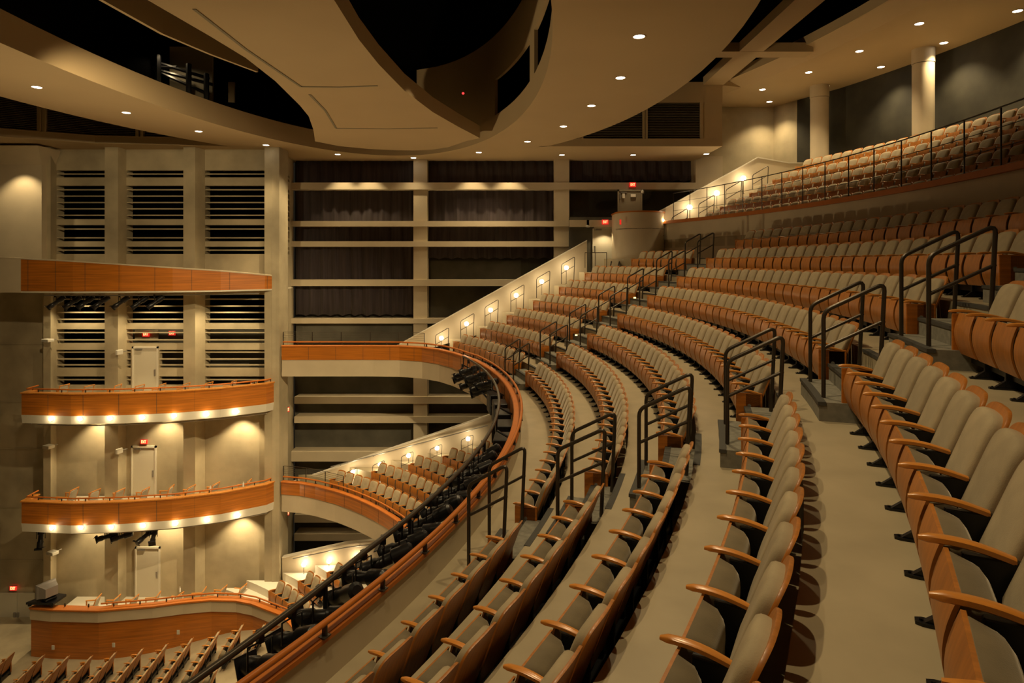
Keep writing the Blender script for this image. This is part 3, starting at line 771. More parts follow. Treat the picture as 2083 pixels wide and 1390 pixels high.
# ------------------------------------------------------------------ theatre seat
def seat_parts(hi=True):
    P = {}
    nb = 20 if hi else 10
    def back_outline(w, z0, z1, n=nb):
        # rectangle with arched top; u lateral, v up
        pts = [(-w*.86, z0+.0), (w*.86, z0+.0), (w, z0+.04)]
        for i in range(n+1):
            a = PI*i/n; ca, sa = cos(a), sin(a)
            ex = .5
            pts.append((w*math.copysign(abs(ca)**ex, ca), z1-.17+.17*abs(sa)**.62))
        pts.append((-w, z0+.04)); return pts
    tilt = R_(19); ct, st = cos(tilt), sin(tilt)
    def bmap(y0, z0, curve):
        def f(u, v, w):
            w2 = w+curve*u*u; bow = .03*(v/.6)**2
            return (u, y0+v*st-w2*ct+bow*.5, z0+v*ct+w2*st)
        return f
    # back shell: v from 0 (z .30) to .70
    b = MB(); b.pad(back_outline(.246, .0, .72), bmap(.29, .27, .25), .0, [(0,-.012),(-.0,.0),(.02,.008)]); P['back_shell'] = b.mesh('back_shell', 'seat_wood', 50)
    b = MB(); b.pad(back_outline(.222, .10, .672), bmap(.29, .27, .25), .0, [(0,.004),(-.005,.028),(.02,.05),(.09,.066),(.3,.076),(.65,.082)]); P['back_cushion'] = b.mesh('back_cushion', 'velvet_back_lit', 60)
    # folded seat
    def so(w, l, r=.05, n=3):
        pts = []
        for (cx_, cy_, a0) in ((w-r, r, -90),(w-r, l-r, 0),(-w+r, l-r, 90),(-w+r, r, 180)):
            for i in range(n+1):
                a = R_(a0+90*i/n); pts.append((cx_+r*cos(a), cy_+r*sin(a)))
        return pts
    L_ = .43
    def smap(u, v, w):
        # v=0 bottom (hinge end), v=L_ top edge; w>0 backwards (cushion side)
        q = v/L_; y = .125-.075*sin(PI*min(1,q*.8+.12))-.02*q; return (u, y+w, .18+v*.99)
    # grid based shell, so that it curves
    def gridpad(w, l, off_v, w0, w1, rnd, nu, nv):
        b = MB(); vs = []; fs = []
        def prof(s_): return 1-abs(s_)**rnd if rnd else 1
        for side in (0, 1):
            for j in range(nv+1):
                for i in range(nu+1):
                    u = w*(2*i/nu-1); v = off_v+l*j/nv
                    if side: 
                        k = max(0, (1-abs(2*i/nu-1)**7)*(1-abs(2*j/nv-1)**3.2))**.5
                        vs.append(smap(u, v, w0+(w1-w0)*(k if rnd else 1)))
                    else: vs.append(smap(u, v, w0))
        N = (nu+1)*(nv+1)
        for j in range(nv):
            for i in range(nu):
                a = j*(nu+1)+i; fs += [(a,a+1,a+nu+2,a+nu+1), (N+a,N+a+nu+1,N+a+nu+2,N+a+1)]
        for j in range(nv):
            a = j*(nu+1); fs.append((a,a+nu+1,N+a+nu+1,N+a)); a += nu; fs.append((a,N+a,N+a+nu+1,a+nu+1))
        for i in range(nu):
            a = i; fs.append((a,N+a,N+a+1,a+1)); a = nv*(nu+1)+i; fs.append((a,a+1,N+a+1,N+a))
        return b.add(vs, fs)
    g = (8, 9) if hi else (2, 4)
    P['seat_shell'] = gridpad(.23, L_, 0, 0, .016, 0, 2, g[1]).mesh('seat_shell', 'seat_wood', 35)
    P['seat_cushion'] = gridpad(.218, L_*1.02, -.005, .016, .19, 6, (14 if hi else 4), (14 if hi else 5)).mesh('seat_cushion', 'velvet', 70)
    # armrest at x=0 (placed at +-pitch/2): gently arched, rounded nose
    def arm():
        b = MB(); n = 9 if hi else 4; k = 8 if hi else 4; vs = []; fs = []
        for i in range(n+1):
            s_ = i/n; y = .0+.33*s_; z = .612+.016*sin(PI*s_*.9+.25)-.03*s_*s_
            hw = .027*(1-.25*abs(2*s_-1)**2); hh = .017
            if i == 0: hw *= .55; hh *= .55
            for j in range(k):
                a = 2*PI*(j+.5)/k; ca, sa = cos(a), sin(a)
                vs.append((hw*math.copysign(abs(ca)**.6, ca), y, z+hh*math.copysign(abs(sa)**.6, sa)))
        for i in range(n):
            for j in range(k): l = (j+1)%k; fs.append((i*k+j, i*k+l, (i+1)*k+l, (i+1)*k+j))
        fs += [tuple(range(k)), tuple(range(n*k, n*k+k))]
        return b.add(vs, fs)
    P['armrest'] = arm().mesh('armrest', 'arm_wood', 50)
    b = MB(); b.rbox((-.02,.15,.012),(.02,.35,.585),.006); b.box((.0,.19,.09),(PITCH,.33,.19)); b.prism([(-.022,.03),(-.035,.06),(-.035,.3),(.035,.3),(.035,.06),(.022,.03)],0,.016)  # includes an added black crossbar that darkens the gap under the seat
    b.add([(-.02,.15,.08),(.02,.15,.08),(.02,.07,.016),(-.02,.07,.016),(-.02,.15,.016),(.02,.15,.016)],[(0,1,2,3),(0,3,4),(1,5,2),(0,4,5,1),(3,2,5,4)])
    if hi: b.lathe([(.009,.016),(.009,.026)],6,Matrix.Translation((.0,.055,0)))
    P['pedestal'] = b.mesh('pedestal', 'steel_black')
    b = MB(); b.rbox((-.02,.03,.10),(.02,.37,.596),.008); P['end_panel'] = b.mesh('end_panel', 'panel_wood')
    b = MB(); b.lathe([(.024,0),(.024,.006)], 14, Matrix.Translation((0,.2,.42)) @ Matrix.Rotation(PI/2,4,'Y')); P['number_plate'] = b.mesh('number_plate', 'metal_grey')
    b = MB(); b.lathe([(.011,0),(.011,.004)], 8, Matrix.Translation((.09,.055,.545)) @ Matrix.Rotation(PI/2,4,'X')); P['peg'] = None
    return P
SP = seat_parts(True); SL = seat_parts(False)
SEATS = []    # dict(loc, th, label, group, left end?, right end?)
def th_rot(th): return th-PI/2
def row_of(c, R, hz, tha, n, mk, both=True, group='', firstend=True, lastend=True, vis=None, pitch=PITCH):
    dl = pitch/(R)
    out = []
    for j in range(n):
        th = tha-dl*(j+.5)
        p = P3(R, th, c); z = H(hz+ARM)
        px, py = proj((p[0]+.3*cos(th), p[1]+.3*sin(th), z+.5))
        if not (-70 < px < 2200 and 100 < py < 1560) or p[1] < .9:
            # neighbours just outside the picture, kept with the remaining seats
            if c is C3 and -1.1 < p[1] < 9 and math.hypot(p[0], p[1]) > 1.3 and (p[1] < .3 or px > 2170 or py > 1540):
                SEATS.append(dict(loc=(p[0],p[1],z), th=th, j=j, n=n, size=0, a=False, e=False, el=False, label='seat', group=''))
            continue
        if vis and not vis(px, py): continue
        out.append(dict(loc=(p[0],p[1],z), th=th, j=j, n=n, size=1/p[1], a=(firstend and j == 0), e=(j == n-1), el=lastend and j == n-1, label=mk(j, n), group=group))
    SEATS.extend(out)
LVL = ['front row','second row','third row','fourth row','fifth row','sixth row','seventh row','back row']
def W(j, n, near, far):
    """ordinal from whichever end is closer"""
    return (ORD[j]+' '+far) if j < n/2 else (ORD[n-1-j]+' '+near)
TILT = ['']
for k in range(8):
    R = R1+DR*k
    # near block (beside the camera)
    if k < 7:
        nn = 22
        row_of(C3, R, HA[k], R_(-18.65), nn, lambda j,n,k=k: f'folded grey-velvet theatre seat, {ORD[j]} from the near aisle, {LVL[k]}, closest block', group=f'theatre seats in the {LVL[k]} of the near block', lastend=False)
    ta = R_(11.8-.13*k); tb = R_(-15.75+.06*k)
    nn = round((ta-tb)*R/PITCH)
    row_of(C3, R, HA[k], ta, nn, lambda j,n,k=k: f'folded grey-velvet theatre seat, {W(j,n,"from the near handrails","from the far handrails")}, {LVL[k]}, middle block', group=f'theatre seats in the {LVL[k]} of the middle block', pitch=(ta-tb)*R/nn)
    if k < 7:
        ta = th_at_y(R+.3, 28.95); tb = R_(16.1-.33*k); nn = round((ta-tb)*R/PITCH)
        if k == 6: ta = th_at_y(R+.3, 27.4); nn = round((ta-tb)*R/PITCH)
        row_of(C3, R, HA[k], ta, nn, lambda j,n,k=k: f'small theatre seat, {ORD[j]} from the sloping parapet, {LVL[k]}, far block', group=f'theatre seats in the {LVL[k]} of the far block', pitch=(ta-tb)*R/nn)
for k in range(5):
    R = R4+D4*k; ta = th_at_y(R+.3, 27.9 if k > 1 else 28.3); nn = 60
    row_of(C3, R, H4[k], ta, nn, lambda j,n,k=k: f'rear balcony theatre seat, {ORD[min(j,34)]} from the far stair, {["front","second","third","fourth","back"][k]} row', group=f'rear balcony seats, {["front","second","third","fourth","back"][k]} row', lastend=False)
# what the top balcony's front hides of the lower tiers
RAIL = sorted([(proj((*P3(23.0, R_(a)), H(3.75)))) for a in range(-37, 22)], key=lambda q: q[1])
def rail_x(py):
    best = None
    for (x, y) in RAIL:
        if y >= py: return x
    return RAIL[-1][0]
vis2 = lambda px, py: px < rail_x(py)+15
for k in range(6):
    R = R2+D2*k; ta = th_at_y(R+.35, 28.75, C2)
    row_of(C2, R, H2[k], ta, 16, lambda j,n: 'seat', vis=vis2, lastend=False)
for k in range(4):
    R = R0+D0*k; ta = R_((51.5,48.3,45.2,43)[k])
    row_of(C1, R, H0[k], ta, 12, lambda j,n: 'seat', vis=vis2, lastend=False)
orch = [(-19.95,25.0),(-18.65,24.85),(-17.65,24.8),(-16.75,24.8),(-15.95,25.0),(-14.95,25.1),(-14.05,25.2),(-13.1,25.3),(-12.05,25.3),(-11.15,25.4),(-10.1,24.9),(-8.95,23.85),(-7.75,22.4),(-6.7,21.2)]
for (x, y) in orch:
    for j in range(14):
        yy = y-PITCH*(j+.5); xx = x+.1*(PITCH*j)
        z = H(ofloor(xx+.3)); px, py = proj((xx+.4, yy, z+.6))
        if py < 1440 and px > -60 and vis2(px, py): SEATS.append(dict(loc=(xx,yy,z), th=R_(6), j=j, n=14, size=1/(yy+4), a=j == 0, e=False, el=False, label='seat', group=''))
# seats the picture really shows: rank by size
SEATS.sort(key=lambda s: -s['size'])
NIND = 300
TOP = [s for s in SEATS if s['label'] != 'seat'][:NIND]
REST = [s for s in SEATS if not any(s is q for q in TOP)]
for s in TOP:
    t = thing('theatre_seat', s['label'], 'theatre seat', s['loc'], th_rot(s['th']), s['group'])
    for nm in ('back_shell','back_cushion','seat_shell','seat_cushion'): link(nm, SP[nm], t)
    link('armrest', SP['armrest'], t, (-PITCH/2,0,0)); link('pedestal', SP['pedestal'], t, (-PITCH/2,0,0))
    if s['e']: link('armrest', SP['armrest'], t, (PITCH/2,0,0)); link('pedestal', SP['pedestal'], t, (PITCH/2,0,0))
    if s['a']:
        q = link('end_panel', SP['end_panel'], t, (-PITCH/2,0,0)); link('number_plate', SP['number_plate'], q, (-.026,0,0))
    if s['el']:
        q = link('end_panel', SP['end_panel'], t, (PITCH/2,0,0)); link('number_plate', SP['number_plate'], q, (.02,0,0))
# the remaining, smallest seats in one object
b = MB(); info = {}
for nm, m in (('back_shell','seat_wood'),('back_cushion','velvet_back_lit'),('seat_shell','seat_wood'),('seat_cushion','velvet'),('armrest','arm_wood'),('pedestal','steel_black'),('end_panel','panel_wood')):
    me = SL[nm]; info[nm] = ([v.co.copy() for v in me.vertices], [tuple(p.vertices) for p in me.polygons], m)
for s in REST:
    mt = Matrix.Translation(s['loc']) @ Matrix.Rotation(th_rot(s['th']), 4, 'Z')
    def put(nm, dx=0):
        vs, fs, m = info[nm]; b.use(m); b.add([mt @ (v+Vector((dx,0,0))) for v in vs], fs)
    for nm in ('back_shell','back_cushion','seat_shell','seat_cushion'): put(nm)
    put('armrest', -PITCH/2); put('pedestal', -PITCH/2)
    if s['e']: put('armrest', PITCH/2)
    if s['a']: put('end_panel', -PITCH/2)
    if s['el']: put('end_panel', PITCH/2)
me = b.mesh('theatre_seats', None, 50, fix=False)
o = link('theatre_seats', me, kind='stuff', label='distant rows of small folded theatre seats on the far blocks, lower balconies and stalls', category='theatre seats')
print('SEATS', len(TOP), len(REST))

# ------------------------------------------------------------------ aisle steps
def steps(tha, thb, k, lab):
    """two block steps between row k and k+1"""
    t = thing('aisle_step', lab, 'steps', (*P3(R1+DR*k, (tha+thb)/2), ZF[k]))
    z0 = ZF[k]; dz = (ZF[k+1]-ZF[k])/3 if k < 7 else .2
    Ra = R1+DR*k-.2; Rb = T[k+1]+.0
    for q in range(2):
        r0 = Ra+.34*q; b = MB()
        arc_slab(b, r0, Rb, z0+dz*q, z0+dz*(q+1), tha, lambda R: thb, n=3); putt(t, b, 'step', 'floor_carpet')
        b = MB(); arc_slab(b, r0-.012, r0+.07, z0+dz*(q+1)-.035, z0+dz*(q+1)+.006, tha-.0004, lambda R: thb+.0004, n=3); putt(t, b, 'nosing', 'nosing')
def nm_(k): return ['lowest','second','third','fourth','fifth','sixth','topmost'][k]
for k in range(7):
    steps(R_(-18.75 if k > 0 else -18.7), R_(-15.7), k, f'carpeted block steps with dark nosing in the near aisle, {nm_(k)} pair going up')
for k in range(7):
    steps(R_(11.9-.13*k), R_(16.0-.33*k), k, f'carpeted block steps with dark nosing in the far aisle, {nm_(k)} pair going up')
# aisle edge nosings on tread edges
b = MB()
for k in range(1, 8):
    for (a, q) in ((R_(-18.75), R_(-15.7)), (R_(11.9-.13*k), R_(16.0-.33*k))):
        arc_slab(b, T[k]-.012, T[k]+.07, ZF[k]-.035, ZF[k]+.006, a, lambda R: q, n=3)
b.obj('trim_nosing', 'nosing', **ST)

# ------------------------------------------------------------------ handrail hoops
def hoop(name_lab, base, dirv, length, z0, z1a, z1b, group=None, r=.025, zfoot_b=None):
    """base: foot of first post; dirv: unit plan direction of travel uphill"""
    t = thing('handrail', name_lab, 'handrail', (base[0], base[1], z0), group=group)
    d = Vector((dirv[0], dirv[1], 0)); o = Vector((0,0,0))
    A0 = o; A1 = Vector((0,0,z1a-z0)); B1 = d*length+Vector((0,0,z1b-z0)); B0 = d*(length-.05)+Vector((0,0,(zfoot_b if zfoot_b is not None else z0)-z0))
    def bend(p, a, q, rr=.09, n=4):
        va = (a-p).normalized()*rr; vq = (q-p).normalized()*rr; return [((p+va)*(1-s)**2+p*2*s*(1-s)+(p+vq)*s*s) for s in [i/n for i in range(n+1)]]
    b = MB(); b.tube([A0]+bend(A1, A0, B1)+bend(B1, A1, B0)+[B0], r, 8); b.obj('hoop', 'rail_metal', t, 60)
    A2 = A1-Vector((0,0,.42)); B2 = B1-Vector((0,0,.42))+ (B0-B1)*0
    b = MB(); b.tube([A2, B2], r*.8, 8); b.obj('mid_rail', 'rail_metal', t, 60)
    return t
sd = {0:'block side',1:'camera side'}
for ai, (tA, tB, nm, fk) in enumerate(((R_(-18.2), R_(-16.15), 'near', 6),(R_(12.4), R_(15.3), 'far', 7))):
    for k in range(fk):
        for q, th in enumerate((tA, tB)):
            if ai: th = th-R_((.13 if q == 0 else .33)*k)
            Rb = R1+DR*k-.12
            z0 = ZF[k]; p = P3(Rb, th)
            side = ('nearer the camera' if q == 0 else 'further from the camera')
            if k == 0: Rb -= .2; p = P3(Rb, th)
            lab = f'dark bent-tube handrail in the {nm} aisle, {["lowest","second","third","fourth","fifth","sixth","seventh"][k]} going up, {side}'
            step = (ZF[k+1]-ZF[k])/3 if k < 7 else .2
            hoop(lab, p, (cos(th), sin(th)), .62 if k else .55, z0+ (step if k else 0), H(HA[k]-.57), H(HA[k]-.90), zfoot_b=z0+2*step)
# hoops and lamps beside the parapets
def globe(p, label, group, r=.10, power=9, post=.75):
    t = thing('globe_lamp', label, 'lamp', (p[0], p[1], p[2]-post), group=group)
    b = MB(); n = 8; b.lathe([(max(.004, r*sin(PI*i/n)), -r*cos(PI*i/n)) for i in range(n+1)], 14, Matrix.Translation((0,0,post))); g = b.obj('globe', 'lamp', t, True)
    b = MB(); b.tube([(0,0,0),(0,0,post-r*.9)], .012, 6); b.box((-.04,-.04,0),(.04,.04,.02)); b.obj('stem', 'rail_metal', t)
    l = bpy.data.lights.new('globe_light', 'POINT'); l.energy = power; l.color = LC; l.shadow_soft_size = .1
    lo = bpy.data.objects.new('globe_light', l); COL.objects.link(lo); lo.parent = t; lo.location = (0,-r*1.3,post+.02)
g3 = [(898,688),(949,659),(998,631),(1050,601),(1102,573),(1152,545)]
pos = ['lowest','second','third','fourth','fifth','topmost']
for i,(x,y) in enumerate(g3):
    p = at(x, y, 29.9); globe(p, f'glowing globe lamp on the top balcony far stair, {pos[i]} of six', 'globe lamps up the top balcony far stair')
    a = at(x+ -2 , y+22, 29.7); z0 = p.z-.75
    hoop(f'slim tube handrail by the parapet stair of the top balcony, {pos[i]} of six', (p.x-.25, 29.65), (1,0), .62, z0, p.z+.15, p.z+.52, group='slim handrails up the top balcony far stair', r=.016)
g2 = [(718,960),(773,945),(831,927),(889,912),(952,893)]
for i,(x,y) in enumerate(g2):
    p = at(x, y, 29.6); q_ = ['lowest','second','third','fourth','topmost'][i]
    globe(p, f'glowing globe lamp on the second balcony stair, {q_} of five', 'globe lamps up the second balcony stair')
    hoop(f'slim tube handrail on the second balcony stair, {q_} of five', (p.x-.3, 29.4), (1,0), .55, p.z-.75, p.z+.0, p.z+.25, group='slim handrails up the second balcony stair', r=.014)
g1 = [(618,1149),(669,1142),(724,1136)]
for i,(x,y) in enumerate(g1):
    p = at(x, y, 28.5); globe(p, f'glowing globe lamp by the lowest balcony stair, {["leftmost","middle","rightmost"][i]} of three', 'globe lamps by the lowest balcony stair', post=.6)
g4 = [(1349,449),(1403,422),(1458,393),(1512,363)]
for i,(x,y) in enumerate(g4):
    p = at(x, y, 29.3); q_ = ['lowest','second','third','topmost'][i]
    globe(p, f'glowing globe lamp on the rear balcony stair, {q_} of four', 'globe lamps up the rear balcony stair', r=.12 if i else .06, post=.7)
    hoop(f'slim tube handrail on the rear balcony stair, {q_} of four', (p.x+.35, 29.1), (1,0), .72, p.z-.55, p.z+.12, p.z+.55, group='slim handrails up the rear balcony stair', r=.018)
for i,(x,y,Y) in enumerate(((1056,757,22.95),(1172,682,22.6),(1291,606,22.3))):
    p = at(x, y, Y); t = thing('step_light', f'tiny amber step light beside the far aisle, {["lowest","middle","highest"][i]} of three', 'light', p, group='amber step lights beside the far aisle')
    b = MB(); b.rbox((-.05,-.02,-.03),(.05,.02,.03),.008); b.obj('housing', 'metal_grey', t)
    b = MB(); b.box((-.04,-.03,-.02),(.04,-.018,.02)); b.obj('lens', 'step_amber', t)
# guard rail on the landing
t = thing('landing_rail', 'short steel rail around the landing by the open doorway', 'railing', at(1195,540,29.3))
b = MB(); b.tube([at(1190,514,29.4),at(1234,514,29.4)], .018, 6); putt(t, b, 'rail', 'rail_metal')
for x_ in (1190,1211,1234): b = MB(); b.tube([at(x_,514,29.4),at(x_,545,29.4)], .015, 6); putt(t, b, 'post', 'rail_metal')

# ------------------------------------------------------------------ ceiling downlights
def downlight(p, label, group, r=.13, power=260, angle=120, blend=.8, star=False, aim=None, hang=0):
    t = thing('downlight', label, 'ceiling light', p, group=group)
    b = MB(); n = 20; vs = []; 
    for (rr, z) in ((r*1.18, 0.0), (r*1.18,-.012), (r,-.012), (r, .01)): vs += [(rr*cos(2*PI*k/n), rr*sin(2*PI*k/n), z) for k in range(n)]
    fs = []
    for i in range(3):
        for k in range(n): l = (k+1)%n; fs.append((i*n+k,i*n+l,(i+1)*n+l,(i+1)*n+k))
    b.add(vs, fs); b.obj('trim_ring', 'ceiling_paint', t)
    b = MB(); b.lathe([(r,-.006),(r*.8,-.016)], n); d = b.obj('lamp', 'down_lamp', t)
    l = bpy.data.lights.new('downlight_beam', 'SPOT'); l.energy = power; l.color = LC; l.shadow_soft_size = .07; l.spot_size = R_(angle); l.spot_blend = blend
    lo = bpy.data.objects.new('downlight_beam', l); COL.objects.link(lo); lo.parent = t; lo.location = (0,0,-.03)
    if aim: lo.rotation_euler = Vector((aim[0]-p[0], aim[1]-p[1], aim[2]-p[2])).to_track_quat('-Z','Y').to_euler()
    return t
def X_aim(p): return (p[0]-.5, p[1]-6, p[2]-11)
ring = [(75,177),(257,229),(404,267),(541,295),(687,314),(841,321),(974,310),(1073,288),(1146,257),(1203,215),(1262,158),(1300,74)]
for i,(x,y) in enumerate(ring):
    Y = F*5.1/(HY-y); p = at(x, y, Y)
    lab = f'recessed ceiling light in the ring ceiling, {ORD[i]} from the left' 
    downlight(p, lab, 'downlights around the ring ceiling', power=(2000 if i < 5 else 620), angle=(100 if i < 5 else 120), aim=((X_aim(p)) if i in (2,3,4,5) else None))
# more of the same ring, nearer than the picture's top edge
for (X, Y) in ((2.2,10.3),(.6,6.0),(-1.5,3.2),(-13.6,13.5),(-12.8,9.5),(-10.5,5.5)):
    l = bpy.data.lights.new('downlight_beam', 'SPOT'); l.energy = 620; l.color = LC; l.shadow_soft_size = .07; l.spot_size = R_(120); l.spot_blend = .8
    lo = bpy.data.objects.new('downlight_beam', l); COL.objects.link(lo); lo.location = (X,Y,H(HC)-.05)
side = [(1143,315),(1288,315),(1437,313)]
for i,(x,y) in enumerate(side):
    Y = F*5.1/(HY-y); p = at(x, y, min(Y, 31.3)); p.z = H(HC)-.002
    downlight(p, f'recessed ceiling light above the curtained wall, {["leftmost","middle","rightmost"][i]} of three', 'downlights above the curtained wall', power=130, angle=95)
rear = [(1551,182),(1645,147),(1748,104),(1870,48)]; rear2 = [(1565,207),(1681,175),(1792,136),(1920,87),(2070,22)]
for i,(x,y) in enumerate(rear):
    Y = F*7.8/(HY-y); downlight(at(x,y,Y), f'recessed ceiling light over the rear balcony, inner row, {["furthest","second furthest","third furthest","nearest"][i]}', 'inner row of rear ceiling lights', power=650, angle=110)
for i,(x,y) in enumerate(rear2):
    Y = F*7.8/(HY-y); downlight(at(x,y,Y), f'recessed ceiling light over the rear balcony, outer row, {["furthest","second furthest","third furthest","fourth furthest","nearest"][i]}', 'outer row of rear ceiling lights', power=650, angle=110)
# lights on the box undersides
def small_spot(p, power, angle=110, col=None):  # bare spot with no fixture, shared by box washers and added fills
    l = bpy.data.lights.new('fixtureless_spot', 'SPOT'); l.energy = power; l.color = col or LC; l.shadow_soft_size = .05; l.spot_size = R_(angle); l.spot_blend = .55
    lo = bpy.data.objects.new('fixtureless_spot', l); COL.objects.link(lo); lo.location = p; return lo
fr1 = [(103,853),(163,853),(224,852),(290,850),(355,846),(421,843),(482,838)]
fr2 = [(105,1075),(165,1074),(227,1073),(292,1070),(358,1065),(423,1058),(485,1049)]
def plan_y(X, pth=bp):
    for j in range(1, len(pth)-1):
        a, q = pth[j], pth[j+1]
        if a[0] <= X <= q[0]: return a[1]+(q[1]-a[1])*(X-a[0])/(q[0]-a[0])
    return 28
for bi, fr in enumerate((fr1, fr2)):
    for i,(x,y) in enumerate(fr):
        Y = 26.4
        for _ in range(4): Y = plan_y(xat(x, Y))-.16
        p = at(x, y, Y)
        t = thing('facade_light', f'small bright round light on the cream edge of the {["upper","lower"][bi]} box, {ORD[i]} from the left', 'light', p, group=f'facade lights along the {["upper","lower"][bi]} box')
        b = MB(); b.lathe([(.05,0),(.075,.03),(.075,.05)], 12, Matrix.Rotation(PI/2,4,'X') @ Matrix.Translation((0,0,-.03))); b.obj('lamp', 'lamp', t, True)
        b = MB(); b.tube([(.085*cos(2*PI*k/12),.03,.085*sin(2*PI*k/12)) for k in range(12)], .012, 5, closed=True); b.obj('bezel', 'metal_grey', t)
        l = bpy.data.lights.new('facade_glow', 'POINT'); l.energy = 6; l.color = LC; l.shadow_soft_size = .06
        lo = bpy.data.objects.new('facade_glow', l); COL.objects.link(lo); lo.parent = t; lo.location = (0,-.14,0)
# wall washers under boxes
for hb, col in ((B1H+1.40, 1),(B2H+1.40, 1)):
    for px in (182,322,478):
        small_spot((xat(px,28.2), 28.45, H(hb)-.03), 420, 100)
for px in (150,300,450):
    small_spot((xat(px,28.2), 28.3, H(1.33)), 330, 115)
# wash under second balcony and third
for (X,Y,h,pw) in ((-8.6,29.8,5.2,55),(-6,30.2,5.2,55),(-2.5,30,5.2,60),(-8.8,29.6,11.25,40),(-5.6,29.8,11.25,50)):
    small_spot((X,Y,H(h)-.05), pw, 120)
for (X,Y,h,pw) in ((-7,27.5,5.25,80),(-2.5,25.5,5.25,90),(-3,21,5.25,90),(-7,25.0,11.3,60)):
    small_spot((X,Y,H(h)-.05), pw, 140)
# upper-left wall wash and stalls
small_spot((-21.5,27.4,zat(318,27.4)), 300, 100)
# added wash spots, floating without fixtures, on to side wall and balcony fronts
def aimed(p, q, power, angle, r=.15, blend=.9):
    lo = small_spot(p, power, angle); lo.data.shadow_soft_size = r; lo.data.spot_blend = blend
    lo.rotation_euler = (Vector(q)-Vector(p)).to_track_quat('-Z','Y').to_euler()
aimed((-9.2,13.5,H(-5.05)), (-16,29,H(-.5)), 3000, 58)
aimed((1.6,12.5,H(-5.0)), (-10.0,28.6,H(6.5)), 12000, 46)

# added unseen fill spot, in place of stage bounce on the hanging panel
aimed((-25.5,12,H(12)), (-5,20,H(-5)), 10000, 48, r=.6)
lo = small_spot(at(330,105,25.0), 40, 150)  # added spot that brightens the catwalk
small_spot(at(1231,466,31.0), 70, 120)  # added spot without fixture, lighting the landing door
# pools on the curtains
for px in (690,745,960,1035):
    small_spot((xat(px,31.2), 31.15, H(HC)-.02), 330, 84)
# added spots up in the open ceiling slots, to brighten the stalls
for (X, Y, pw) in ((-10.2,22,900),(-10.4,17,900),(-10.2,12,900),(-2.0,14,500),(-2.0,19,500),(-14.5,20,900)):
    small_spot((X,Y,H(-6.6)), pw, 75)

# ------------------------------------------------------------------ exit signs
def text_mesh(txt, size, m):
    c = bpy.data.curves.new('letters', 'FONT'); c.body = txt; c.size = size; c.extrude = .004; c.align_x = 'CENTER'; c.align_y = 'CENTER'; c.offset = size*.01
    o = bpy.data.objects.new('letters', c); COL.objects.link(o)
    dg = bpy.context.evaluated_depsgraph_get(); me = bpy.data.meshes.new_from_object(o.evaluated_get(dg)); me.name = 'letters'
    bpy.data.objects.remove(o); me.materials.clear(); me.materials.append(M[m]); return me
EXM = text_mesh('EXIT', .20, 'exit_letter')
def exit_sign(px, py, Y, label, rz=0., w=.30, h=.2, letters=True, face='exit_red'):
    p = at(px, py, Y); t = thing('exit_sign', label, 'exit sign', (p.x, p.y, p.z-h/2), rz)
    b = MB(); b.rbox((-w/2,-.03,0),(w/2,.03,h),.008); b.obj('housing', face, t)
    b = MB(); b.box((-w/2-.015,-.01,-.015),(w/2+.015,.035,0)); b.box((-w/2-.015,-.01,h),(w/2+.015,.035,h+.015)); b.obj('frame', 'metal_grey', t)
    if letters:
        o = link('letters', EXM, t, (0,-.034,h/2), (PI/2,0,0)); o.scale = (.56,.95,1)
exit_sign(27,1197,29.1,'red lit EXIT sign above the double doors at the lower left')
exit_sign(297,680,30.1,'orange-red EXIT sign behind the wall slots above the top box door', h=.23, w=.31)
exit_sign(350,678,30.2,'pinkish-red EXIT sign behind the wall slots, right of the orange one', h=.2)
b = MB(); b.box((xat(275,30.2),30.18,zat(690,30.2)),(xat(322,30.2),30.25,zat(672,30.2))); b.obj('wall_panel', 'concrete', **ST)
exit_sign(293,899,29.02,'red EXIT sign above the door of the upper box level')
exit_sign(1231,452,31.1,'red EXIT sign on the beam above the lit doorway', w=.31, h=.23)
exit_sign(1287,376,31.8,'bleached EXIT sign on the top beam above the grey door', w=.31, h=.23)
for (px,py,Y,lab) in ((580,577,29.6,'red EXIT sign edge-on on the pier above the top balcony'),(584,834,30.0,'red EXIT sign edge-on on the pier below the top balcony'),(584,1045,30.0,'red EXIT sign edge-on under the second balcony')):
    exit_sign(px, py, Y, lab, rz=R_(78), w=.31, h=.23)
exit_sign(1262,452,28.85,'small faint red exit sign edge on the curved drum wall', w=.07, h=.22, letters=False)

# ------------------------------------------------------------------ loose chairs in the boxes
def chair_parts():
    P = {}
    b = MB(); b.rbox((-.25,.0,.40),(.25,.5,.47),.02); P['seat'] = b.mesh('seat', 'chair_fabric', 30)
    tl = R_(17)
    def f(u,v,w): return (u, .46+v*sin(tl)-w*cos(tl), .47+v*cos(tl)+w*sin(tl))
    ol = [(-.22,0),(.22,0),(.22,.34),(.16,.40),(-.16,.40),(-.22,.34)]
    b = MB(); b.pad(ol, f, 0, [(0,-.01),(0,.02),(.12,.04)]); P['backrest'] = b.mesh('backrest', 'chair_fabric', 40)
    b = MB()
    for s in (-1,1): b.tube([(s*.25,.40,.0),(s*.25,.44,.45),(s*.25,.60,.93)], .022, 6)
    b.tube([(-.25,.60,.92),(.25,.60,.92)], .022, 6); P['back_frame'] = b.mesh('back_frame', 'arm_wood', 40)
    b = MB(); b.rbox((-.03,-.04,.63),(.03,.52,.665),.012); b.box((-.02,-.02,.42),(.02,.02,.63)); P['armrest'] = b.mesh('armrest', 'arm_wood')
    b = MB(); b.tube([(0,0,0),(0,0,.42)], .02, 6); P['leg'] = b.mesh('leg', 'arm_wood')
    return P
CP = chair_parts()
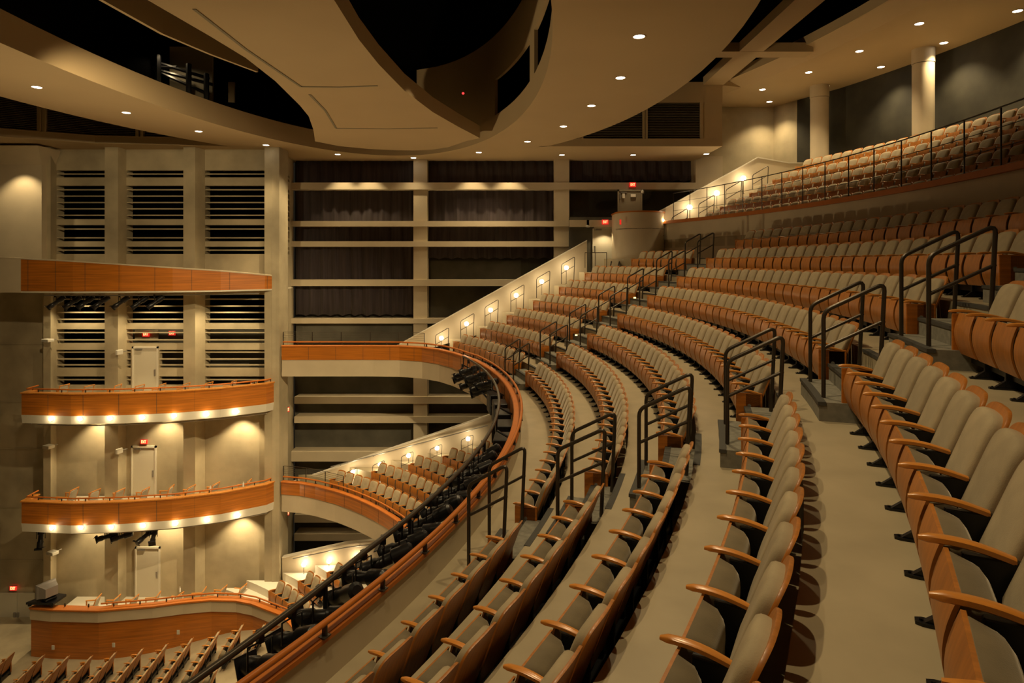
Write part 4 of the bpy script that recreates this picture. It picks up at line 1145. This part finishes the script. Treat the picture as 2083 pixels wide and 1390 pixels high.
def box_chair(x, y, z, rz, lab, grp):
    t = thing('armchair', lab, 'chair', (x,y,z), rz, grp)
    link('seat', CP['seat'], t); link('backrest', CP['backrest'], t); link('back_frame', CP['back_frame'], t)
    for s in (-1,1): link('armrest', CP['armrest'], t, (s*.26,0,0)); link('leg', CP['leg'], t, (s*.23,.03,0))
c1 = [118,170,224,273,315,365,413,461,505]; c2 = [137,183,233,282,332,377,426,491]; c3 = [182,222,260,304,353,398,441,482]
def row_chairs(xs, hfl, dy, names):
    for i, x in enumerate(xs):
        Y = 27.1
        for _ in range(4): Y = min(28.35, plan_y(max(-19.9, min(-10.95, xat(x, Y))))+1.2)
        box_chair(xat(x+14, Y)-.55, Y, H(hfl), R_(-90+random.uniform(-14,10)), f'wooden armchair with pale upholstery in the {names}, {ORD[i]} from the left', f'armchairs in the {names}')
row_chairs(c1, B1H+.97, .5, 'upper box'); row_chairs(c2, B2H+.97, .5, 'lower box'); row_chairs(c3, 15.27, .5, 'lowest side tier')
# stacking chairs on the landing
def stack_chair(p, lab, grp):
    t = thing('metal_chair', lab, 'chair', p, R_(-95), grp)
    b = MB(); b.rbox((-.22,0,.42),(.22,.42,.46),.015); b.obj('seat', 'fixture_black', t)
    ol = [(-.2,0),(.2,0),(.2,.28),(.14,.33),(-.14,.33),(-.2,.28)]; tl = R_(12)
    b = MB(); b.pad(ol, lambda u,v,w: (u,.42+v*sin(tl)-w,.55+v*cos(tl)), 0, [(0,0),(0,.03)]); b.obj('backrest', 'fixture_black', t)
    for s in (-1,1):
        b = MB(); b.tube([(s*.21,-.02,0),(s*.21,.05,.43),(s*.21,.38,.43),(s*.21,.48,.85)], .014, 6); b.obj('side_frame', 'rail_metal', t)
        b = MB(); b.tube([(s*.21,.2,.43),(s*.21,.48,0)], .014, 6); b.obj('leg', 'rail_metal', t)
for i, x in enumerate((1222,1238,1254)):
    stack_chair((xat(x,28.9), 28.9, ZF[6]-.35), f'black stacking chair on the landing by the open doorway, {["leftmost","middle","rightmost"][i]} of three', 'stacking chairs on the landing')
b = MB(); b.prism([(xat(1178,29.5),27.6),(7.6,27.6),(7.8,31.4),(xat(1178,29.5),31.4)], ZF[6]-.6, ZF[6]-.36); b.obj('floor', 'floor_vinyl', **ST)

# ------------------------------------------------------------------ television on its tray
t = thing('television', 'bulky silver tube television turned on the ledge of the lowest tier', 'television', at(97,1217,26.35), R_(-28))
b = MB()
b.pad([(-.36,0),(.36,0),(.36,.56),(-.36,.56)], lambda u,v,w: (w-.2, u, v+.06), 0, [(0,0),(0,.10),(.12,.2),(.35,.52)]); b.obj('casing', 'tv_silver', t)
b = MB(); b.box((-.215,-.3,.13),(-.2,.3,.57)); b.obj('screen', 'screen_grey', t)
b = MB(); b.rbox((-.12,-.22,0),(.3,.22,.07),.02); b.obj('foot', 'fixture_black', t)
t = thing('equipment_tray', 'black equipment tray under the television on the ledge', 'tray', at(88,1228,26.2))
b = MB(); b.prism([(-.6,-.15),(.55,-.2),(.6,.5),(-.1,.65)], 0.03, .12); b.obj('deck', 'fixture_black', t)
b = MB(); b.box((-.55,-.12,-.06),(-.45,-.02,.04)); b.box((.4,-.15,-.06),(.5,-.05,.04)); b.obj('feet', 'fixture_black', t)

# ------------------------------------------------------------------ cameras and boxes on the piers
def wall_box(px, py, Y, lab, w=.28, h=.16, nm='wall_speaker'):
    p = at(px, py, Y); t = thing(nm, lab, 'wall device', (p.x, p.y, p.z), R_(-20))
    b = MB(); b.rbox((-w/2,-.30,-h/2),(w/2,0,h/2),.02); b.obj('housing', 'plate', t)
    b = MB(); b.tube([(0,0,0),(0,.24,0)], .02, 6); b.obj('bracket', 'metal_grey', t)
wall_box(104,692,28.35,'pale angled box fixed to the pier beside the top slots', .45,.13)
wall_box(106,907,28.35,'pale angled box fixed to the pier above the upper box'.replace('above the upper box','below the upper box'), .4,.14)
wall_box(114,1122,28.35,'pale angled box fixed to the pier below the lower box', .4,.14)
wall_box(249,716,28.4,'small white strobe on the second pier beside the top box door', .12,.22,'wall_strobe')
wall_box(249,916,28.4,'small white strobe on the second pier below the upper box', .12,.22,'wall_strobe')
wall_box(1308,391,31.7,'small white security camera beside the grey upper door', .12,.16,'wall_camera')
wall_box(1197,461,31.2,'small white camera under the beam left of the doorway', .14,.1,'wall_camera')

# ------------------------------------------------------------------ stage lights
def sl_parts():
    P = {}
    b = MB(); rot = Matrix.Rotation(PI/2, 4, 'X')     # axis along -Y
    b.lathe([(.05,-.36),(.085,-.33),(.09,-.12),(.065,-.10),(.065,.06),(.08,.08),(.08,.22),(.075,.24)], 14, rot); P['barrel'] = b.mesh('barrel', 'fixture_black', 40)
    b = MB(); b.lathe([(.068,.236),(.068,.243)], 14, rot); P['lens'] = b.mesh('lens', 'metal_grey')
    b = MB(); b.box((-.10,-.2505,-.10),(.10,-.24,.10)); b.box((-.1,-.29,.09),(.1,-.24,.1)); P['colour_frame'] = b.mesh('colour_frame', 'fixture_black')
    b = MB(); b.tube([(-.11,0,0),(-.11,0,.2),(.11,0,.2),(.11,0,0)], .010, 5); P['yoke'] = b.mesh('yoke', 'fixture_black')
    b = MB(); b.box((-.025,-.03,.2),(.025,.03,.30)); P['clamp'] = b.mesh('clamp', 'fixture_black')
    return P
LP = sl_parts()
def stage_light(p, yaw, pitch, lab, grp, scale=1.):
    """p: point on the pipe that the clamp grips"""
    t = thing('stage_light', lab, 'stage light', (p[0], p[1], p[2]-.27*scale), yaw, grp); t.scale = (scale,)*3
    q = link('barrel', LP['barrel'], t, None, (pitch,0,0)); link('lens', LP['lens'], q); 
    f = link('colour_frame', LP['colour_frame'], q)
    link('yoke', LP['yoke'], t); link('clamp', LP['clamp'], t)
# pipe carried in front of the top balcony
def pipeR(a): return 22.84+.22*max(0, (-a-21)/8)
t = thing('lighting_pipe', 'long dark curved pipe on brackets in front of the top balcony, carrying stage lights', 'pipe', (*P3(22.8,R_(-10)), H(3.6)))
b = MB(); b.tube([(*P3(pipeR(a), R_(a)), H(3.62)) for a in [-29.2+ .9*i for i in range(57)]], .036, 10); putt(t, b, 'pipe', 'rail_metal', 60)
for a in (-28,-23,-18,-13,-8,-3,3,9,15,21):
    b = MB(); p0 = P3(pipeR(a), R_(a)); p1 = P3(23.2, R_(a))
    b.tube([(*p0,H(3.62)),(*p0,H(3.95)),(*p1,H(4.15))], .028, 6); putt(t, b, 'bracket', 'fixture_black')
b = MB(); b.tube([(*P3(22.84, R_(a)), H(4.45)) for a in [-27+ .9*i for i in range(54)]], .03, 8); putt(t, b, 'lower_pipe', 'fixture_black', 60)
rl = random.Random(3)
idx = 0
angs = [-25.5+1.15*i for i in range(16)]
for i, a in enumerate(angs):
    th = R_(a); up = (i % 2 == 0)
    p = P3(pipeR(a)-.02, th); yaw = th-PI/2+rl.uniform(-.5,.5)
    stage_light((*p, H(3.64)), yaw, R_(rl.uniform(10,34)), f'black stage spotlight hanging on the balcony pipe, {ORD[i]} from the near end', 'stage lights along the near half of the balcony pipe', 1.15)
for i in range(14):
    a = -26+1.3*i; th = R_(a); p = P3(22.86, th)
    stage_light((*p, H(4.42)), th-PI/2+rl.uniform(-.6,.6), R_(rl.uniform(0,30)), f'black stage spotlight on the lower balcony pipe, {ORD[i]} from the near end', 'stage lights along the lower balcony pipe', 1.1)
for i in range(9):
    a = 12+1.15*i; th = R_(a); p = P3(22.8-(i%2)*.1, th)
    stage_light((*p, H(3.66+ (i%3)*.22)), th-PI/2+R_(-35), R_(18), f'black stage spotlight clustered at the far end of the balcony pipe, {ORD[i]} nearest', 'stage lights clustered at the far end of the pipe', 1.3)
for i in range(5):
    a = -2.5+3.1*i; th = R_(a); p = P3(23.05, th)
    t = thing('pipe_speaker', f'black box loudspeaker against the balcony front, {ORD[i]} from the near side', 'loudspeaker', (*p, H(4.75)), th-PI/2, 'box loudspeakers against the balcony front')
    b = MB(); b.rbox((-.36,-.28,0),(.36,.12,.62),.02); b.obj('cabinet', 'fixture_black', t)
    b = MB(); b.box((-.32,-.29,.04),(.32,-.28,.58)); b.obj('grille', 'louvre_dark', t)
# spots under the sloping wood front
for i,(x,y) in enumerate(((112,600),(145,600),(172,600),(203,600),(243,600),(282,600),(314,600))):
    p = at(x, 599, 26.85)
    stage_light((p.x, p.y, H(1.42)), R_(-72 + (8 if i > 4 else 0)), R_(38), f'black stage spotlight hanging below the sloping wooden front, {ORD[i]} from the left', 'stage lights below the sloping wooden front', 1.25)
p = at(83,1100,26.7); stage_light((p.x,p.y,H(B2H+1.5)), R_(10), R_(80), 'black stage lights hanging at the left end below the lower box', None, 1.5)
for i,(x,a_) in enumerate(((215,-75),(245,-75),(293,-30),(312,20))):
    p = at(x,1090,26.75); stage_light((p.x,p.y,H(B2H+1.5)), R_(a_), R_(12 if i < 2 else 25), f'black stage light hanging below the lower box, {ORD[i]} from the left of four', 'four stage lights below the lower box', 1.35)
# indicator lamps up in the dark opening
b = MB(); b.lathe([(.03,-.03),(.045,0),(.03,.03)], 8); o = b.obj('indicator_lamp', 'red_glow', loc=at(942,190,22)); o['label'] = 'tiny red indicator lamp glowing in the dark ceiling opening'; o['category'] = 'lamp'

# water bottles on box ledges
for i,(x,y) in enumerate(((366,1196),(428,990),(495,982))):
    p = at(x, y+4, 27.6 if i else 27.4)
    t = thing('water_bottle', ['small clear water bottle on the lowest side tier','small water bottle on a chair arm in the lower box','small water bottle at the right end of the lower box'][i], 'bottle', (p.x,p.y,p.z-.1))
    b = MB(); b.lathe([(.035,0),(.035,.15),(.014,.19),(.014,.2)], 10); b.obj('body', 'soft_white', t, True)
    b = MB(); b.lathe([(.016,.2),(.016,.225)], 10); b.obj('cap', 'plate', t)

# ------------------------------------------------------------------ world and view
w = bpy.data.worlds.new('World'); S.world = w; w.use_nodes = True
w.node_tree.nodes['Background'].inputs[0].default_value = (1,.78,.5,1); w.node_tree.nodes['Background'].inputs[1].default_value = .01
S.view_settings.view_transform = 'Standard'; S.view_settings.look = 'None'; S.view_settings.gamma = 1; S.view_settings.use_curve_mapping = False
S.view_settings.exposure = 0.0
S.cycles.use_denoising = True
S.cycles.max_bounces = 6; S.cycles.diffuse_bounces = 4; S.cycles.glossy_bounces = 2; S.cycles.transmission_bounces = 2
S.cycles.sample_clamp_indirect = 4
S.cycles.use_light_tree = True
S.cycles.caustics_reflective = False; S.cycles.caustics_refractive = False
